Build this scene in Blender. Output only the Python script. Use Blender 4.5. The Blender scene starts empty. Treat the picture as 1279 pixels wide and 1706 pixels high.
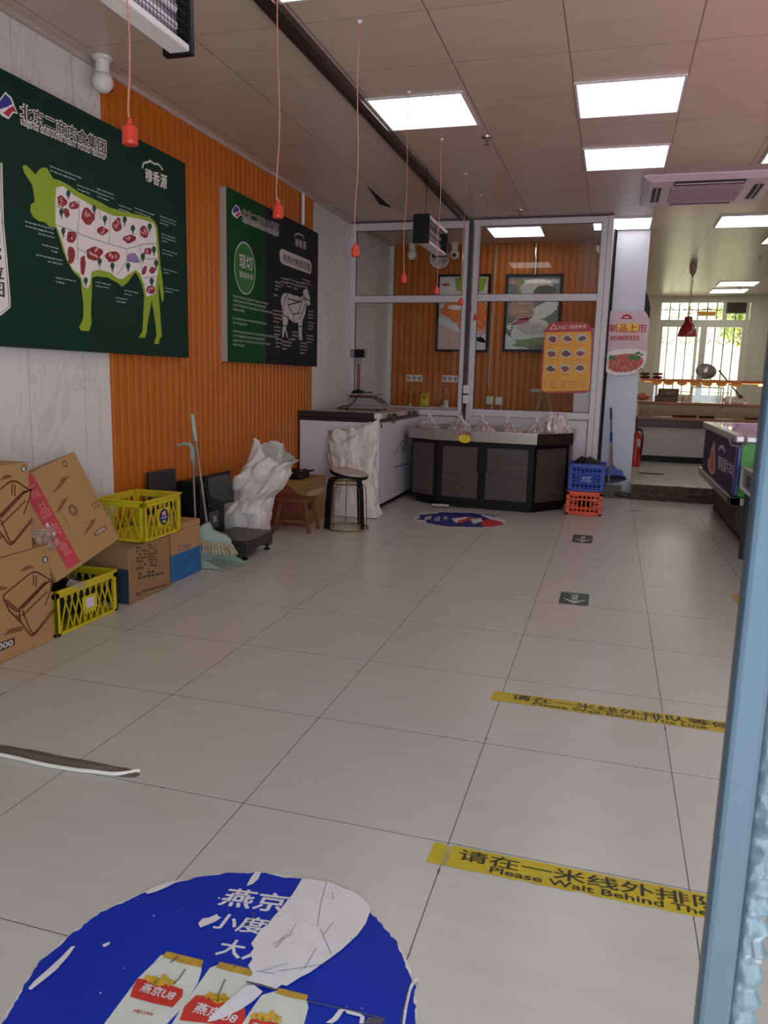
import bpy, bmesh, math, random
from mathutils import Vector, Matrix, noise
random.seed(7)
S = bpy.context.scene
COL = S.collection
PI = math.pi

# ------------------------------------------------------------------ camera
F_PX, YAW, PITCH, ROLL = 1278.6, -0.281741, 0.172688, 0.0255389
CAM = Vector((0.93093, -1.84182, 1.21400))
_f = Vector((math.sin(YAW)*math.cos(PITCH), math.cos(YAW)*math.cos(PITCH), -math.sin(PITCH)))
_r0 = Vector((math.cos(YAW), -math.sin(YAW), 0)); _u0 = _r0.cross(_f)
_r = _r0*math.cos(ROLL) + _u0*math.sin(ROLL); _u = _u0*math.cos(ROLL) - _r0*math.sin(ROLL)
cd = bpy.data.cameras.new('camera'); cam = bpy.data.objects.new('camera', cd); COL.objects.link(cam)
cd.sensor_fit = 'HORIZONTAL'; cd.sensor_width = 36; cd.lens = 36*F_PX/1279; cd.clip_start = 0.02
M = Matrix((( _r.x, _u.x, -_f.x, CAM.x), (_r.y, _u.y, -_f.y, CAM.y), (_r.z, _u.z, -_f.z, CAM.z), (0,0,0,1)))
cam.matrix_world = M
S.camera = cam

# ------------------------------------------------------------------ light and exposure
S.view_settings.view_transform = 'Standard'; S.view_settings.look = 'None'
S.view_settings.gamma = 1; S.view_settings.use_curve_mapping = False
S.view_settings.exposure = 1.05
W_STRENGTH, SUN_STRENGTH, PANEL_STRENGTH = 2.4, 6.5, 1.9
PINK_W, FRIDGE_W, HEAT_W = 11.0, 7.0, .9
w = bpy.data.worlds.new('world'); S.world = w; w.use_nodes = True
bg = w.node_tree.nodes['Background']; bg.inputs[0].default_value = (0.78, 0.88, 1.0, 1); bg.inputs[1].default_value = W_STRENGTH
sd = bpy.data.lights.new('sun', 'SUN'); sd.energy = SUN_STRENGTH; sd.angle = 0.02; sd.color = (1, .95, .86)
sun = bpy.data.objects.new('sun', sd); COL.objects.link(sun)
sun.rotation_euler = Vector((-.45, .5, -1.0)).to_track_quat('-Z', 'Y').to_euler()
S.cycles.max_bounces = 10; S.cycles.diffuse_bounces = 5; S.cycles.transparent_max_bounces = 24
S.cycles.sample_clamp_indirect = 6

# ------------------------------------------------------------------ pixel rays: where a point of a known plane stands
def ray(u, v): return _f + _r*((u-639.5)/F_PX) - _u*((v-853)/F_PX)
def bp(u, v, ax, val):
    d = ray(u, v); k = 'xyz'.index(ax)
    return CAM + d*((val-CAM[k])/d[k])

# ------------------------------------------------------------------ materials
def lin(h):
    h = h.lstrip('#'); c = [int(h[i:i+2], 16)/255 for i in (0, 2, 4)]
    return tuple(x/12.92 if x <= .04045 else ((x+.055)/1.055)**2.4 for x in c) + (1,)
class NT:
    def __init__(s, name):
        s.m = bpy.data.materials.new(name); s.m.use_nodes = True; s.t = s.m.node_tree
        s.b = s.t.nodes['Principled BSDF']; s.out = s.t.nodes['Material Output']
    def n(s, typ, **kw):
        x = s.t.nodes.new(typ)
        for k, v in kw.items(): setattr(x, k, v)
        return x
    def l(s, a, b): s.t.links.new(a, b)
    def sock(s, node, i, v):
        if isinstance(v, (int, float)): node.inputs[i].default_value = v
        elif isinstance(v, tuple): node.inputs[i].default_value = v
        else: s.l(v, node.inputs[i])
    def math(s, op, a, b=0.0, c=None):
        x = s.n('ShaderNodeMath', operation=op); s.sock(x, 0, a); s.sock(x, 1, b)
        if c is not None: s.sock(x, 2, c)
        return x.outputs[0]
    def pos(s):
        g = s.n('ShaderNodeNewGeometry'); sp = s.n('ShaderNodeSeparateXYZ'); s.l(g.outputs['Position'], sp.inputs[0])
        return g.outputs['Position'], sp.outputs[0], sp.outputs[1], sp.outputs[2]
    def scaled(s, p, sc, rot=(0,0,0)):
        mp = s.n('ShaderNodeMapping'); s.l(p, mp.inputs[0]); mp.inputs['Scale'].default_value = sc; mp.inputs['Rotation'].default_value = rot
        return mp.outputs[0]
    def noise(s, vec, scale, detail=4, rough=.55, dist=0):
        x = s.n('ShaderNodeTexNoise'); s.l(vec, x.inputs['Vector']); x.inputs['Scale'].default_value = scale
        x.inputs['Detail'].default_value = detail; x.inputs['Roughness'].default_value = rough; x.inputs['Distortion'].default_value = dist
        return x.outputs[0]
    def ramp(s, fac, stops):
        x = s.n('ShaderNodeValToRGB'); s.l(fac, x.inputs[0]); e = x.color_ramp.elements
        while len(e) < len(stops): e.new(.5)
        for q, (p, c) in zip(e, stops): q.position = p; q.color = c
        return x.outputs[0]
    def mix(s, fac, a, b, mode='MIX'):
        x = s.n('ShaderNodeMix', data_type='RGBA', blend_type=mode); s.sock(x, 0, fac); s.sock(x, 6, a); s.sock(x, 7, b)
        return x.outputs[2]
    def seam(s, c, period, off, half):     # 1 on the joint lines of a regular grid
        f = s.math('FRACT', s.math('ADD', s.math('DIVIDE', s.math('SUBTRACT', c, off), period), .5))
        return s.math('LESS_THAN', s.math('MULTIPLY', s.math('ABSOLUTE', s.math('SUBTRACT', f, .5)), period), half)
    def bump(s, h, strength=.3, dist=.01):
        x = s.n('ShaderNodeBump'); s.l(h, x.inputs['Height']); x.inputs['Strength'].default_value = strength; x.inputs['Distance'].default_value = dist
        s.l(x.outputs[0], s.b.inputs['Normal'])
MATS = {}
def mat(name, col, rough=.5, metal=0, var=.08, scale=14, bump=0, emit=0, stretch=(1,1,1), coat=0, spec=.5):
    if name in MATS: return MATS[name]
    k = NT(name); c = lin(col)
    p = k.n('ShaderNodeTexCoord').outputs['Object']
    nz = k.noise(k.scaled(p, stretch), scale)
    lo = tuple(x*(1-var) for x in c[:3])+(1,); hi = tuple(min(1, x*(1+var)) for x in c[:3])+(1,)
    k.l(k.ramp(nz, [(.3, lo), (.7, hi)]), k.b.inputs['Base Color'])
    k.b.inputs['Roughness'].default_value = rough; k.b.inputs['Metallic'].default_value = metal
    k.b.inputs['Specular IOR Level'].default_value = spec; k.b.inputs['Coat Weight'].default_value = coat
    if bump: k.bump(nz, bump, .01)
    if emit:
        k.b.inputs['Emission Color'].default_value = c; k.b.inputs['Emission Strength'].default_value = emit
    MATS[name] = k.m
    return k.m
def thin_glass(name, tint=(.96, .98, .97, 1), refl=1.0, rough=0.0, cloud=0.0, ccol=(.85, .83, .82, 1)):
    if name in MATS: return MATS[name]
    k = NT(name); tr = k.n('ShaderNodeBsdfTransparent'); tr.inputs[0].default_value = tint
    gl = k.n('ShaderNodeBsdfGlossy'); gl.inputs['Roughness'].default_value = rough; gl.inputs[0].default_value = (1, 1, 1, 1)
    fr = k.n('ShaderNodeFresnel'); fr.inputs[0].default_value = 1.5
    mx = k.n('ShaderNodeMixShader'); k.l(k.math('MULTIPLY', fr.outputs[0], refl), mx.inputs[0]); k.l(tr.outputs[0], mx.inputs[1]); k.l(gl.outputs[0], mx.inputs[2])
    o = mx.outputs[0]
    if cloud:
        df = k.n('ShaderNodeBsdfDiffuse'); df.inputs[0].default_value = ccol
        m2 = k.n('ShaderNodeMixShader'); nz = k.noise(k.n('ShaderNodeTexCoord').outputs['Object'], 30)
        k.l(k.math('MULTIPLY', nz, cloud*2), m2.inputs[0]); k.l(o, m2.inputs[1]); k.l(df.outputs[0], m2.inputs[2]); o = m2.outputs[0]
    k.l(o, k.out.inputs[0]); MATS[name] = k.m
    return k.m

# ------------------------------------------------------------------ mesh builder
class MB:
    def __init__(s): s.v = []; s.f = []; s.m = []
    def add(s, vs, fs, m=0):
        b = len(s.v); s.v += [Vector(x) for x in vs]; s.f += [[b+i for i in q] for q in fs]; s.m += [m]*len(fs); return s
    def box(s, x0, x1, y0, y1, z0, z1, m=0):
        x0, x1 = sorted((x0, x1)); y0, y1 = sorted((y0, y1)); z0, z1 = sorted((z0, z1))
        return s.add([(x0,y0,z0),(x1,y0,z0),(x1,y1,z0),(x0,y1,z0),(x0,y0,z1),(x1,y0,z1),(x1,y1,z1),(x0,y1,z1)],
                     [(0,3,2,1),(4,5,6,7),(0,1,5,4),(1,2,6,5),(2,3,7,6),(3,0,4,7)], m)
    def obox(s, o, ex, ey, ez, m=0):       # corner o and three edge vectors
        o, ex, ey, ez = map(Vector, (o, ex, ey, ez))
        if ex.cross(ey).dot(ez) < 0: ex, ey = ey, ex
        return s.add([o, o+ex, o+ex+ey, o+ey, o+ez, o+ex+ez, o+ex+ey+ez, o+ey+ez],
                     [(0,3,2,1),(4,5,6,7),(0,1,5,4),(1,2,6,5),(2,3,7,6),(3,0,4,7)], m)
    def bar(s, a, b, w, t, up=(0,0,1), m=0):
        a, b = Vector(a), Vector(b); d = b-a; up = Vector(up); sx = d.cross(up).normalized()*w; sz = sx.cross(d).normalized()*t
        return s.obox(a-sx/2-sz/2, sx, d, sz, m)
    def tube(s, pts, r, n=8, m=0, closed=False):
        pts = [Vector(p) for p in pts]; k = len(pts); rs = r if isinstance(r, (list, tuple)) else [r]*k
        tg = []
        for i in range(k):
            a = pts[(i-1) % k] if closed or i > 0 else pts[i]; b = pts[(i+1) % k] if closed or i < k-1 else pts[i]
            tg.append((b-a).normalized())
        nv = tg[0].orthogonal().normalized(); vs = []
        for i in range(k):
            nv = (nv - tg[i]*nv.dot(tg[i])).normalized(); bv = tg[i].cross(nv)
            vs += [pts[i] + (nv*math.cos(2*PI*j/n) + bv*math.sin(2*PI*j/n))*rs[i] for j in range(n)]
        fs = []
        for i in range(k if closed else k-1):
            i2 = (i+1) % k
            fs += [(i*n+j, i*n+(j+1) % n, i2*n+(j+1) % n, i2*n+j) for j in range(n)]
        if not closed: fs += [tuple(range(n))[::-1], tuple((k-1)*n+j for j in range(n))]
        return s.add(vs, fs, m)
    def lathe(s, prof, c, n=24, m=0, axis=(0,0,1), sx=1, sy=1):
        c = Vector(c); ax = Vector(axis).normalized(); e1 = ax.orthogonal().normalized() if abs(ax.z) < .999 else Vector((1,0,0)); e2 = ax.cross(e1); vs = []
        for r, h in prof: vs += [c + e1*(r*sx*math.cos(2*PI*j/n)) + e2*(r*sy*math.sin(2*PI*j/n)) + ax*h for j in range(n)]
        fs = [(i*n+j, i*n+(j+1) % n, (i+1)*n+(j+1) % n, (i+1)*n+j) for i in range(len(prof)-1) for j in range(n)]
        fs += [tuple(range(n))[::-1], tuple((len(prof)-1)*n+j for j in range(n))]
        return s.add(vs, fs, m)
    def prism(s, poly, d, m=0):
        p = [Vector(q) for q in poly]; d = Vector(d); k = len(p)
        return s.add(p+[q+d for q in p], [tuple(range(k))[::-1], tuple(range(k, 2*k))]+[(i, (i+1) % k, k+(i+1) % k, k+i) for i in range(k)], m)
    def poly(s, pts, m=0): return s.add(pts, [tuple(range(len(pts)))], m)
    def grid(s, fn, nu, nv, m=0, wrap=False):
        vs = [fn(i/nu, j/nv) for j in range(nv+1) for i in range(nu if wrap else nu+1)]; k = nu if wrap else nu+1
        return s.add(vs, [(j*k+i, j*k+(i+1) % k, (j+1)*k+(i+1) % k, (j+1)*k+i) for j in range(nv) for i in range(nu)], m)
    def ball(s, c, r, n=12, m=0, sc=(1,1,1), wob=0):
        c = Vector(c); h = max(4, n//2); vs = [c+Vector((0,0,-r*sc[2]))]
        for i in range(1, h):
            a = -PI/2+PI*i/h
            for j in range(n):
                q = Vector((math.cos(a)*math.cos(2*PI*j/n), math.cos(a)*math.sin(2*PI*j/n), math.sin(a)))
                k = 1+wob*noise.noise(q*1.7+c*9); vs.append(c+Vector((q.x*sc[0], q.y*sc[1], q.z*sc[2]))*r*k)
        vs.append(c+Vector((0,0,r*sc[2]))); t = len(vs)-1
        fs = [(0, 1+(j+1) % n, 1+j) for j in range(n)]+[(t, t-n+j, t-n+(j+1) % n) for j in range(n)]
        fs += [(1+i*n+j, 1+i*n+(j+1) % n, 1+(i+1)*n+(j+1) % n, 1+(i+1)*n+j) for i in range(h-2) for j in range(n)]
        return s.add(vs, fs, m)

BASE = {}                                   # object -> matrix of the thing it belongs to
def thing(name, label, cat, loc, rot=(0,0,0), group=None):
    o = bpy.data.objects.new(name, None); COL.objects.link(o); o.empty_display_size = .05
    o.location = loc; o.rotation_euler = rot; o['label'] = label; o['category'] = cat
    if group: o['group'] = group
    from mathutils import Euler
    BASE[o.name] = Matrix.Translation(Vector(loc)) @ Euler(rot).to_matrix().to_4x4()
    return o
def part(name, mb, mats, parent=None, smooth=35, bevel=0, solid=0, local=False, sub=0, label=None):
    me = bpy.data.meshes.new(name)
    vs = mb.v
    if parent is not None and not local:
        inv = BASE[parent.name].inverted(); vs = [inv @ q for q in vs]
    me.from_pydata([tuple(q) for q in vs], [], mb.f); me.update()
    for mm in (mats if isinstance(mats, (list, tuple)) else [mats]): me.materials.append(mm)
    me.polygons.foreach_set('material_index', mb.m)
    if smooth:
        me.polygons.foreach_set('use_smooth', [True]*len(me.polygons)); me.set_sharp_from_angle(angle=math.radians(smooth))
    o = bpy.data.objects.new(name, me); COL.objects.link(o)
    if parent is not None: o.parent = parent; BASE[o.name] = BASE[parent.name]
    else: BASE[o.name] = Matrix.Identity(4)
    if sub: q = o.modifiers.new('sub', 'SUBSURF'); q.levels = q.render_levels = sub
    if solid: q = o.modifiers.new('solid', 'SOLIDIFY'); q.thickness = solid; q.offset = 0
    if bevel:
        q = o.modifiers.new('bevel', 'BEVEL'); q.width = bevel; q.segments = 2; q.limit_method = 'ANGLE'; q.angle_limit = math.radians(40)
    if label: o['label'] = label
    return o
def tag(o, label, cat, group=None, kind=None):
    o['label'] = label; o['category'] = cat
    if group: o['group'] = group
    if kind: o['kind'] = kind
    return o
def struct(name, mb, mats, label=None, **kw):
    o = part(name, mb, mats, **kw); o['kind'] = 'structure'
    if label: o['label'] = label
    return o
def kids(o): return [c for c in COL.objects if c.parent == o]
def dup(root, loc, rot=None, label=None, group=None):
    r = root.copy(); COL.objects.link(r); r.location = loc
    if rot is not None: r.rotation_euler = rot
    if label: r['label'] = label
    if group: r['group'] = group
    for ch in kids(root):
        c = ch.copy(); COL.objects.link(c); c.parent = r
        for g in kids(ch):
            d = g.copy(); COL.objects.link(d); d.parent = c
    return r

# ------------------------------------------------------------------ lettering and flat print on a plane
_TX = {}
def text2d(s, bold=0.0):
    if (s, bold) in _TX: return _TX[s, bold]
    c = bpy.data.curves.new('t', 'FONT'); c.body = s; c.offset = bold; c.resolution_u = 2
    o = bpy.data.objects.new('t', c); me = bpy.data.meshes.new_from_object(o)
    vs = [(q.co.x, q.co.y) for q in me.vertices]; fs = [tuple(p.vertices) for p in me.polygons]
    bpy.data.objects.remove(o); bpy.data.curves.remove(c); bpy.data.meshes.remove(me)
    x0 = min(q[0] for q in vs); x1 = max(q[0] for q in vs); y0 = min(q[1] for q in vs); y1 = max(q[1] for q in vs)
    _TX[s, bold] = ([((x-x0)/(x1-x0), (y-y0)/(y1-y0)) for x, y in vs], fs)
    return _TX[s, bold]
STEP = .0006
class Plane:
    def __init__(s, ax, val, sgn): s.ax, s.val, s.sgn = ax, val, sgn; s.nrm = Vector([sgn if q == ax else 0 for q in 'xyz'])
    def pt(s, u, v, layer=1): return bp(u, v, s.ax, s.val) + s.nrm*(STEP*layer)
    def poly(s, mb, px, layer=1, m=0): return mb.poly([s.pt(u, v, layer) for u, v in px], m)
    def quadtext(s, mb, txt, q, layer=2, bold=0.0, m=0, halo=0.0):        # q: TL TR BR BL; halo thickens the strokes by a share of the height
        vs, fs = text2d(txt, bold); TL, TR, BR, BL = [s.pt(u, v, layer) for u, v in q]
        k = (TL-BL).length/max(1e-6, (TR-TL).length); n = 12 if halo > .03 else 6
        for j, (dx, dy) in enumerate([(halo*k*math.cos(2*PI*i/n), halo*math.sin(2*PI*i/n)) for i in range(n)] if halo else [(0, 0)]):
            mb.add([(BL*(1-x-dx)+BR*(x+dx))*(1-y-dy)+(TL*(1-x-dx)+TR*(x+dx))*(y+dy)+s.nrm*(j*3e-5) for x, y in vs], fs, m)
        return mb
    def line(s, mb, px, wd, layer=1, m=0, closed=False):        # a painted line of real width wd
        P = [s.pt(u, v, layer) for u, v in px]
        if closed: P.append(P[0])
        for a, b in zip(P, P[1:]):
            d = (b-a)
            if d.length < 1e-6: continue
            e = d.normalized(); t = e.cross(s.nrm)*wd/2; a2 = a-e*wd*.3; b2 = b+e*wd*.3
            mb.poly([a2-t, b2-t, b2+t, a2+t], m)
        return mb
    def blob(s, mb, u, v, ru, rv, layer=1, m=0, n=14, wob=.18, seed=0, rot=0):
        px = []
        for i in range(n):
            a = 2*PI*i/n; k = 1+wob*noise.noise(Vector((math.cos(a)*1.3+seed*3.1, math.sin(a)*1.3, seed*1.7)))*2
            x, y = ru*k*math.cos(a), rv*k*math.sin(a)
            px.append((u+x*math.cos(rot)-y*math.sin(rot), v+x*math.sin(rot)+y*math.cos(rot)))
        return s.poly(mb, px, layer, m)
def crop(sc, ox, oy): return lambda pts: [(ox+sc*x, oy+sc*y) for x, y in pts]

# ================================================================== the setting
CEIL = 2.86
def floor_mat(name, off):
    k = NT(name); p, x, y, z = k.pos()
    st = k.noise(k.scaled(p, (1.2, 7, 1)), 2.6, 5, .55, .3); st2 = k.noise(p, 1.1, 3)
    col = k.ramp(st, [(.3, lin('#b0aea6')), (.55, lin('#b6b4ad')), (.8, lin('#bab8b1'))])
    col = k.mix(k.math('MULTIPLY', st2, .3), col, lin('#a19b95'))
    fine = k.noise(p, 420, 2); col = k.mix(.12, col, k.ramp(fine, [(.35, lin('#8f8a85')), (.65, lin('#cfcac5'))]))
    wv = k.noise(p, 9, 5, .7)
    hw = k.math('MULTIPLY_ADD', k.math('GREATER_THAN', wv, .62), .0014, .0013)
    m = k.math('MAXIMUM', k.seam(x, .6, off[0], hw), k.seam(y, .6, off[1], hw))
    k.l(k.mix(m, col, lin('#3b3632')), k.b.inputs['Base Color'])
    k.l(k.math('MULTIPLY_ADD', m, .5, k.math('MULTIPLY_ADD', st2, .08, .25)), k.b.inputs['Roughness'])
    k.b.inputs['Specular IOR Level'].default_value = .8
    k.bump(k.math('MULTIPLY', m, -1.0), .25, .002)
    return k.m
def ceiling_mat():
    k = NT('ceiling_panels'); p, x, y, z = k.pos()
    sx = k.seam(x, .6, 0.0, .0035); sy = k.seam(y, .6, .06, .003); sf = k.seam(y, .3, .06, .0012)
    nz = k.noise(k.scaled(p, (1, 5, 1)), 2.0, 3)
    col = k.ramp(nz, [(.3, lin('#b9a999')), (.7, lin('#c2b2a1'))])
    col = k.mix(k.math('MULTIPLY', sy, .75), col, lin('#857870')); col = k.mix(k.math('MULTIPLY', sf, .4), col, lin('#857870'))
    col = k.mix(k.math('MULTIPLY', sx, .8), col, lin('#5d514a'))
    k.l(col, k.b.inputs['Base Color']); k.b.inputs['Roughness'].default_value = .32
    k.bump(k.math('MULTIPLY', k.math('MAXIMUM', sx, sy), -1.0), .2, .002)
    return k.m
def marble_mat(name, axis, period, off):
    k = NT(name); p, x, y, z = k.pos()
    v = k.noise(k.scaled(p, (1, 1, .45), (.5, .4, 0)), 2.6, 8, .62, 1.6)
    vein = k.ramp(v, [(.47, (0,0,0,1)), (.5, (1,1,1,1)), (.53, (0,0,0,1))])
    v2 = k.noise(p, 1.4, 3)
    col = k.mix(k.math('MULTIPLY', v2, .4), lin('#d6d6d1'), lin('#c8c7c2'))
    col = k.mix(k.math('MULTIPLY', vein, .28), col, lin('#9a9592'))
    s = k.seam(y if axis == 'y' else x, period, off, .002)
    k.l(k.mix(k.math('MULTIPLY', s, .7), col, lin('#857d79')), k.b.inputs['Base Color']); k.b.inputs['Roughness'].default_value = .28
    return k.m
def wood_slat_mat():
    k = NT('orange_slat_wood'); p, x, y, z = k.pos()
    g = k.noise(k.scaled(p, (30, 30, 1.2)), 2.2, 6, .6)
    g2 = k.noise(k.scaled(p, (6, 6, .2)), 1.0, 3)
    col = k.ramp(g, [(.2, lin('#a95a12')), (.5, lin('#b56214')), (.8, lin('#bd6a19'))])
    col = k.mix(k.math('MULTIPLY', g2, .35), col, lin('#a8560f'))
    k.b.inputs['Specular IOR Level'].default_value = .3
    k.l(col, k.b.inputs['Base Color']); k.b.inputs['Roughness'].default_value = .42
    return k.m
M_WALL = marble_mat('white_marble_panel', 'y', .43, 1.857)
M_WALLX = marble_mat('white_marble_column', 'x', 5, 9)
M_COL = mat('column_cool_white', '#b9bcc6', .3, var=.05, scale=4)
M_SLAT = wood_slat_mat()
M_CREAM = mat('cream_plaster', '#d3cab4', .8, var=.04)
M_ALU = mat('white_aluminium_frame', '#c4c1c2', .4, var=.03)
M_ALUSH = mat('frame_rubber_seal', '#4b4447', .7)
M_DARK = mat('dark_gap', '#1d1a1a', .8)
M_STEEL = mat('brushed_steel', '#b9b4ae', .32, 1, .08, 60, stretch=(1, 1, 12))
M_BLACK = mat('black_plastic', '#0c0b0d', .5, spec=.3)
M_WHITEP = mat('white_plastic', '#d9d5d0', .45, var=.03)

struct('floor', MB().box(-1.9, 3.8, -2.4, 7.9, -.1, 0), floor_mat('floor_tiles', (0, 0)), smooth=0)
struct('floor_step', MB().box(1.2, 3.8, 6.76, 13.9, 0.001, .16), floor_mat('raised_floor_tiles', (.1, .16)), smooth=0)
struct('ceiling', MB().box(-2.0, 3.9, -2.4, 14.0, CEIL, CEIL+.08), ceiling_mat(), smooth=0)
struct('wall_left', MB().box(-2.0, -1.9, -2.4, 7.9, 0, CEIL), M_WALL, smooth=0)
struct('wall_right', MB().box(3.8, 3.9, -2.4, 14.0, 0, CEIL), M_WALL, smooth=0)
struct('wall_back', MB().box(-2.0, 1.1, 7.9, 8.0, 0, CEIL), M_WALLX, smooth=0)
wf = MB(); wf.box(1.2, 1.65, 13.9, 14.02, 0, CEIL).box(3.25, 3.8, 13.9, 14.02, 0, CEIL).box(1.65, 3.25, 13.9, 14.02, 0, .98).box(1.65, 3.25, 13.9, 14.02, 2.80, CEIL)
struct('wall_far', wf, M_CREAM, smooth=0)
struct('wall_side', MB().box(1.1, 1.2, 7.53, 14.0, 0, CEIL), M_CREAM, smooth=0)
struct('column', MB().box(.86, 1.2, 7.2, 7.52, 0, CEIL), M_COL, smooth=0, label='white marble clad column beside the step')
fw = MB().box(-2.0, .15, -2.4, -2.3, 0, CEIL).box(.15, 3.8, -2.4, -2.3, 2.35, CEIL)  # unseen front wall added; opening on the right makes daylight stronger there
struct('wall_front', fw, M_WALLX, smooth=0)
# slatted cladding: upright ridges with dark grooves between
def slats(a0, a1, at, z0, z1, fn, period=.078):
    prof = []; n = round((a1-a0)/period); pd = (a1-a0)/n
    for i in range(n):
        b = a0+i*pd
        prof += [(b, .002), (b+.011, .002), (b+.016, .012), (b+.030, .0155), (b+.052, .0155), (b+pd-.006, .012)]
    prof += [(a1, .003)]
    mb = MB(); k = len(prof)
    mb.add([fn(a, at, d, z0) for a, d in prof]+[fn(a, at, d, z1) for a, d in prof], [(i, i+1, k+i+1, k+i) for i in range(k-1)])
    mb.poly([fn(a, at, d, z1) for a, d in prof]+[fn(a1, at, 0, z1), fn(a0, at, 0, z1)])
    mb.poly([fn(a0, at, 0, z0), fn(a0, at, .003, z0), fn(a0, at, .003, z1), fn(a0, at, 0, z1)])
    mb.poly([fn(a1, at, 0, z0), fn(a1, at, .003, z0), fn(a1, at, .003, z1), fn(a1, at, 0, z1)])
    return mb
o = struct('trim_1', slats(2.09, 5.25, -1.9, 0, CEIL, lambda a, at, d, z: (at+d, a, z)), M_SLAT, smooth=20, label='orange slatted wood cladding on the left wall')
o = struct('trim_2', slats(-1.84, .80, 7.9, 0, CEIL, lambda a, at, d, z: (a, at-d, z)), M_SLAT, smooth=20, label='orange slatted wood cladding behind the glass partition')
# dark channel along the ceiling
tr = MB().box(-.70, -.62, -2.4, 6.35, CEIL-.022, CEIL).box(-.70, -.688, -2.4, 6.35, CEIL-.034, CEIL-.022).box(-.632, -.62, -2.4, 6.35, CEIL-.034, CEIL-.022)
struct('trim_3', tr, mat('dark_bronze_channel', '#4b3f3a', .35, .6), smooth=0, label='dark metal channel running along the ceiling')
struct('trim_4', MB().box(-1.9, -1.875, -2.4, 6.36, CEIL-.025, CEIL), mat('ceiling_edge_strip', '#b3a79c', .5), smooth=0, label='pale edge strip between ceiling and left wall')
tj = MB().tube([(-1.86, 4.93, CEIL-.03), (-1.86, 4.93, 2.56)], .016)
tag(part('conduit_pipe', tj, M_WHITEP), 'white conduit pipe running down the orange slats behind the second board', 'pipe')

# glass partition
Y0, Y1 = 6.37, 6.43
fr = MB()
fr.box(-1.9, -1.835, Y0, Y1, 0, 2.84).box(-1.835, -.655, Y0, Y1, 2.765, 2.84).box(-1.835, -.655, Y0, Y1, 2.02, 2.09).box(-1.835, -.655, Y0, Y1, .83, .89)
fr.box(-.655, -.612, Y0, Y1, 0, 2.84).box(-1.9, -.61, Y0+.02, Y1, 0.1, .83).box(-1.835, -.655, Y0, Y1, 0, .1)
fr.box(-.565, -.49, Y0, Y1, 0, 2.84).box(-.49, .715, Y0, Y1, 2.78, 2.84).box(-.49, .715, Y0, Y1, 2.03, 2.10).box(-.49, .715, Y0, Y1, .84, .912)
fr.box(.715, .775, Y0, Y1, 0, 2.84).box(.775, .825, Y0-.01, Y1+.02, 0, 2.84).box(-.49, .715, Y0+.02, Y1, .1, .84).box(-.49, .715, Y0, Y1, 0, .1)
fr.box(.30, .35, Y0, Y1, .1, .84)
struct('wall_partition', fr, M_ALU, smooth=0, bevel=.004, label='white aluminium frame of the glass partition')
sl = MB().box(-.612, -.565, Y0+.03, Y1-.005, 0, 2.84).box(-1.9, .82, Y0+.01, Y1-.01, 2.84, CEIL)
for (a, b, c, d) in ((-1.835, -.655, .89, 2.02), (-1.835, -.655, 2.09, 2.765), (-.49, .715, .912, 2.03), (-.49, .715, 2.10, 2.78), (-1.835, -.655, .10, .83), (.35, .715, .1, .84)):
    for q in ((a, a+.006, c, d), (b-.006, b, c, d), (a, b, c, c+.006), (a, b, d-.006, d)): sl.box(q[0], q[1], Y0+.006, Y0+.018, q[2], q[3])
struct('trim_5', sl, M_ALUSH, smooth=0, label='dark rubber seals and joint of the glass partition')
GL = thin_glass('partition_glass', (.93, .95, .94, 1), .8)
for i, (a, b, c, d) in enumerate(((-1.835, -.655, .89, 2.02), (-1.835, -.655, 2.09, 2.765), (-.49, .715, .912, 2.03), (-.49, .715, 2.10, 2.78))):
    o = struct('window_%d' % (i+1), MB().add([(a, 6.4, c), (b, 6.4, c), (b, 6.4, d), (a, 6.4, d)], [(0, 1, 2, 3)]), GL, smooth=0)
struct('wall_return', MB().box(.775, .825, Y1+.02, 7.9, 0, CEIL), M_ALU, smooth=0)
struct('trim_6', MB().box(.826, .845, 7.12, 7.5, 0, CEIL), M_DARK, smooth=0, label='dark joint between partition and column')
# the riser of the step and its crumbling mortar
rs = MB()
def riser(a, b):
    x = 1.2+2.6*a; n = noise.noise(Vector((x*6, b*5, 0)))
    return Vector((x, 6.76-.035*b*(1-b)*4*(.4+n)-.03*(1-b), .001+.158*b+.006*noise.noise(Vector((x*11, 3, b)))))
rs.grid(riser, 60, 6)
for i in range(16):
    t = i/16; rs.ball((1.19-.24*t+random.uniform(-.02, .02), 6.80+.30*t*.9, .02), random.uniform(.03, .07)*(1.1-.5*t), 8, 0, (1.3, 1.2, .8*(1-.5*t)), .4)
struct('trim_7', rs, mat('dark_mortar', '#4f4237', .95, var=.4, scale=22, bump=.6), label='dark crumbling mortar riser of the step')
# far window, its bars and the yard outside
fm = mat('cream_window_frame', '#d8d6c6', .5, var=.03); wm = MB()
for q in ((1.65, 3.25, 2.30, 2.43), (1.65, 3.25, .98, 1.05), (1.65, 3.25, 2.74, 2.80)): wm.box(q[0], q[1], 13.9, 13.97, q[2], q[3])
for q in (1.65, 2.43, 3.17): wm.box(q, q+.08, 13.9, 13.97, 1.05, 2.30)
for q in (1.65, 2.78, 3.17): wm.box(q, q+.06, 13.9, 13.97, 2.43, 2.74)
for q in (1.73, 2.51): wm.box(q, q+.03, 13.91, 13.96, 1.05, 2.3).box(q+.63, q+.66, 13.91, 13.96, 1.05, 2.3)
w5 = struct('window_5', wm, fm, smooth=0, bevel=.004)
part('pane', MB().add([(1.7, 13.94, 1.0), (3.2, 13.94, 1.0), (3.2, 13.94, 2.78), (1.7, 13.94, 2.78)], [(0, 1, 2, 3)]), thin_glass('window_glass'), w5, smooth=0)
gb = MB()
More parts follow.
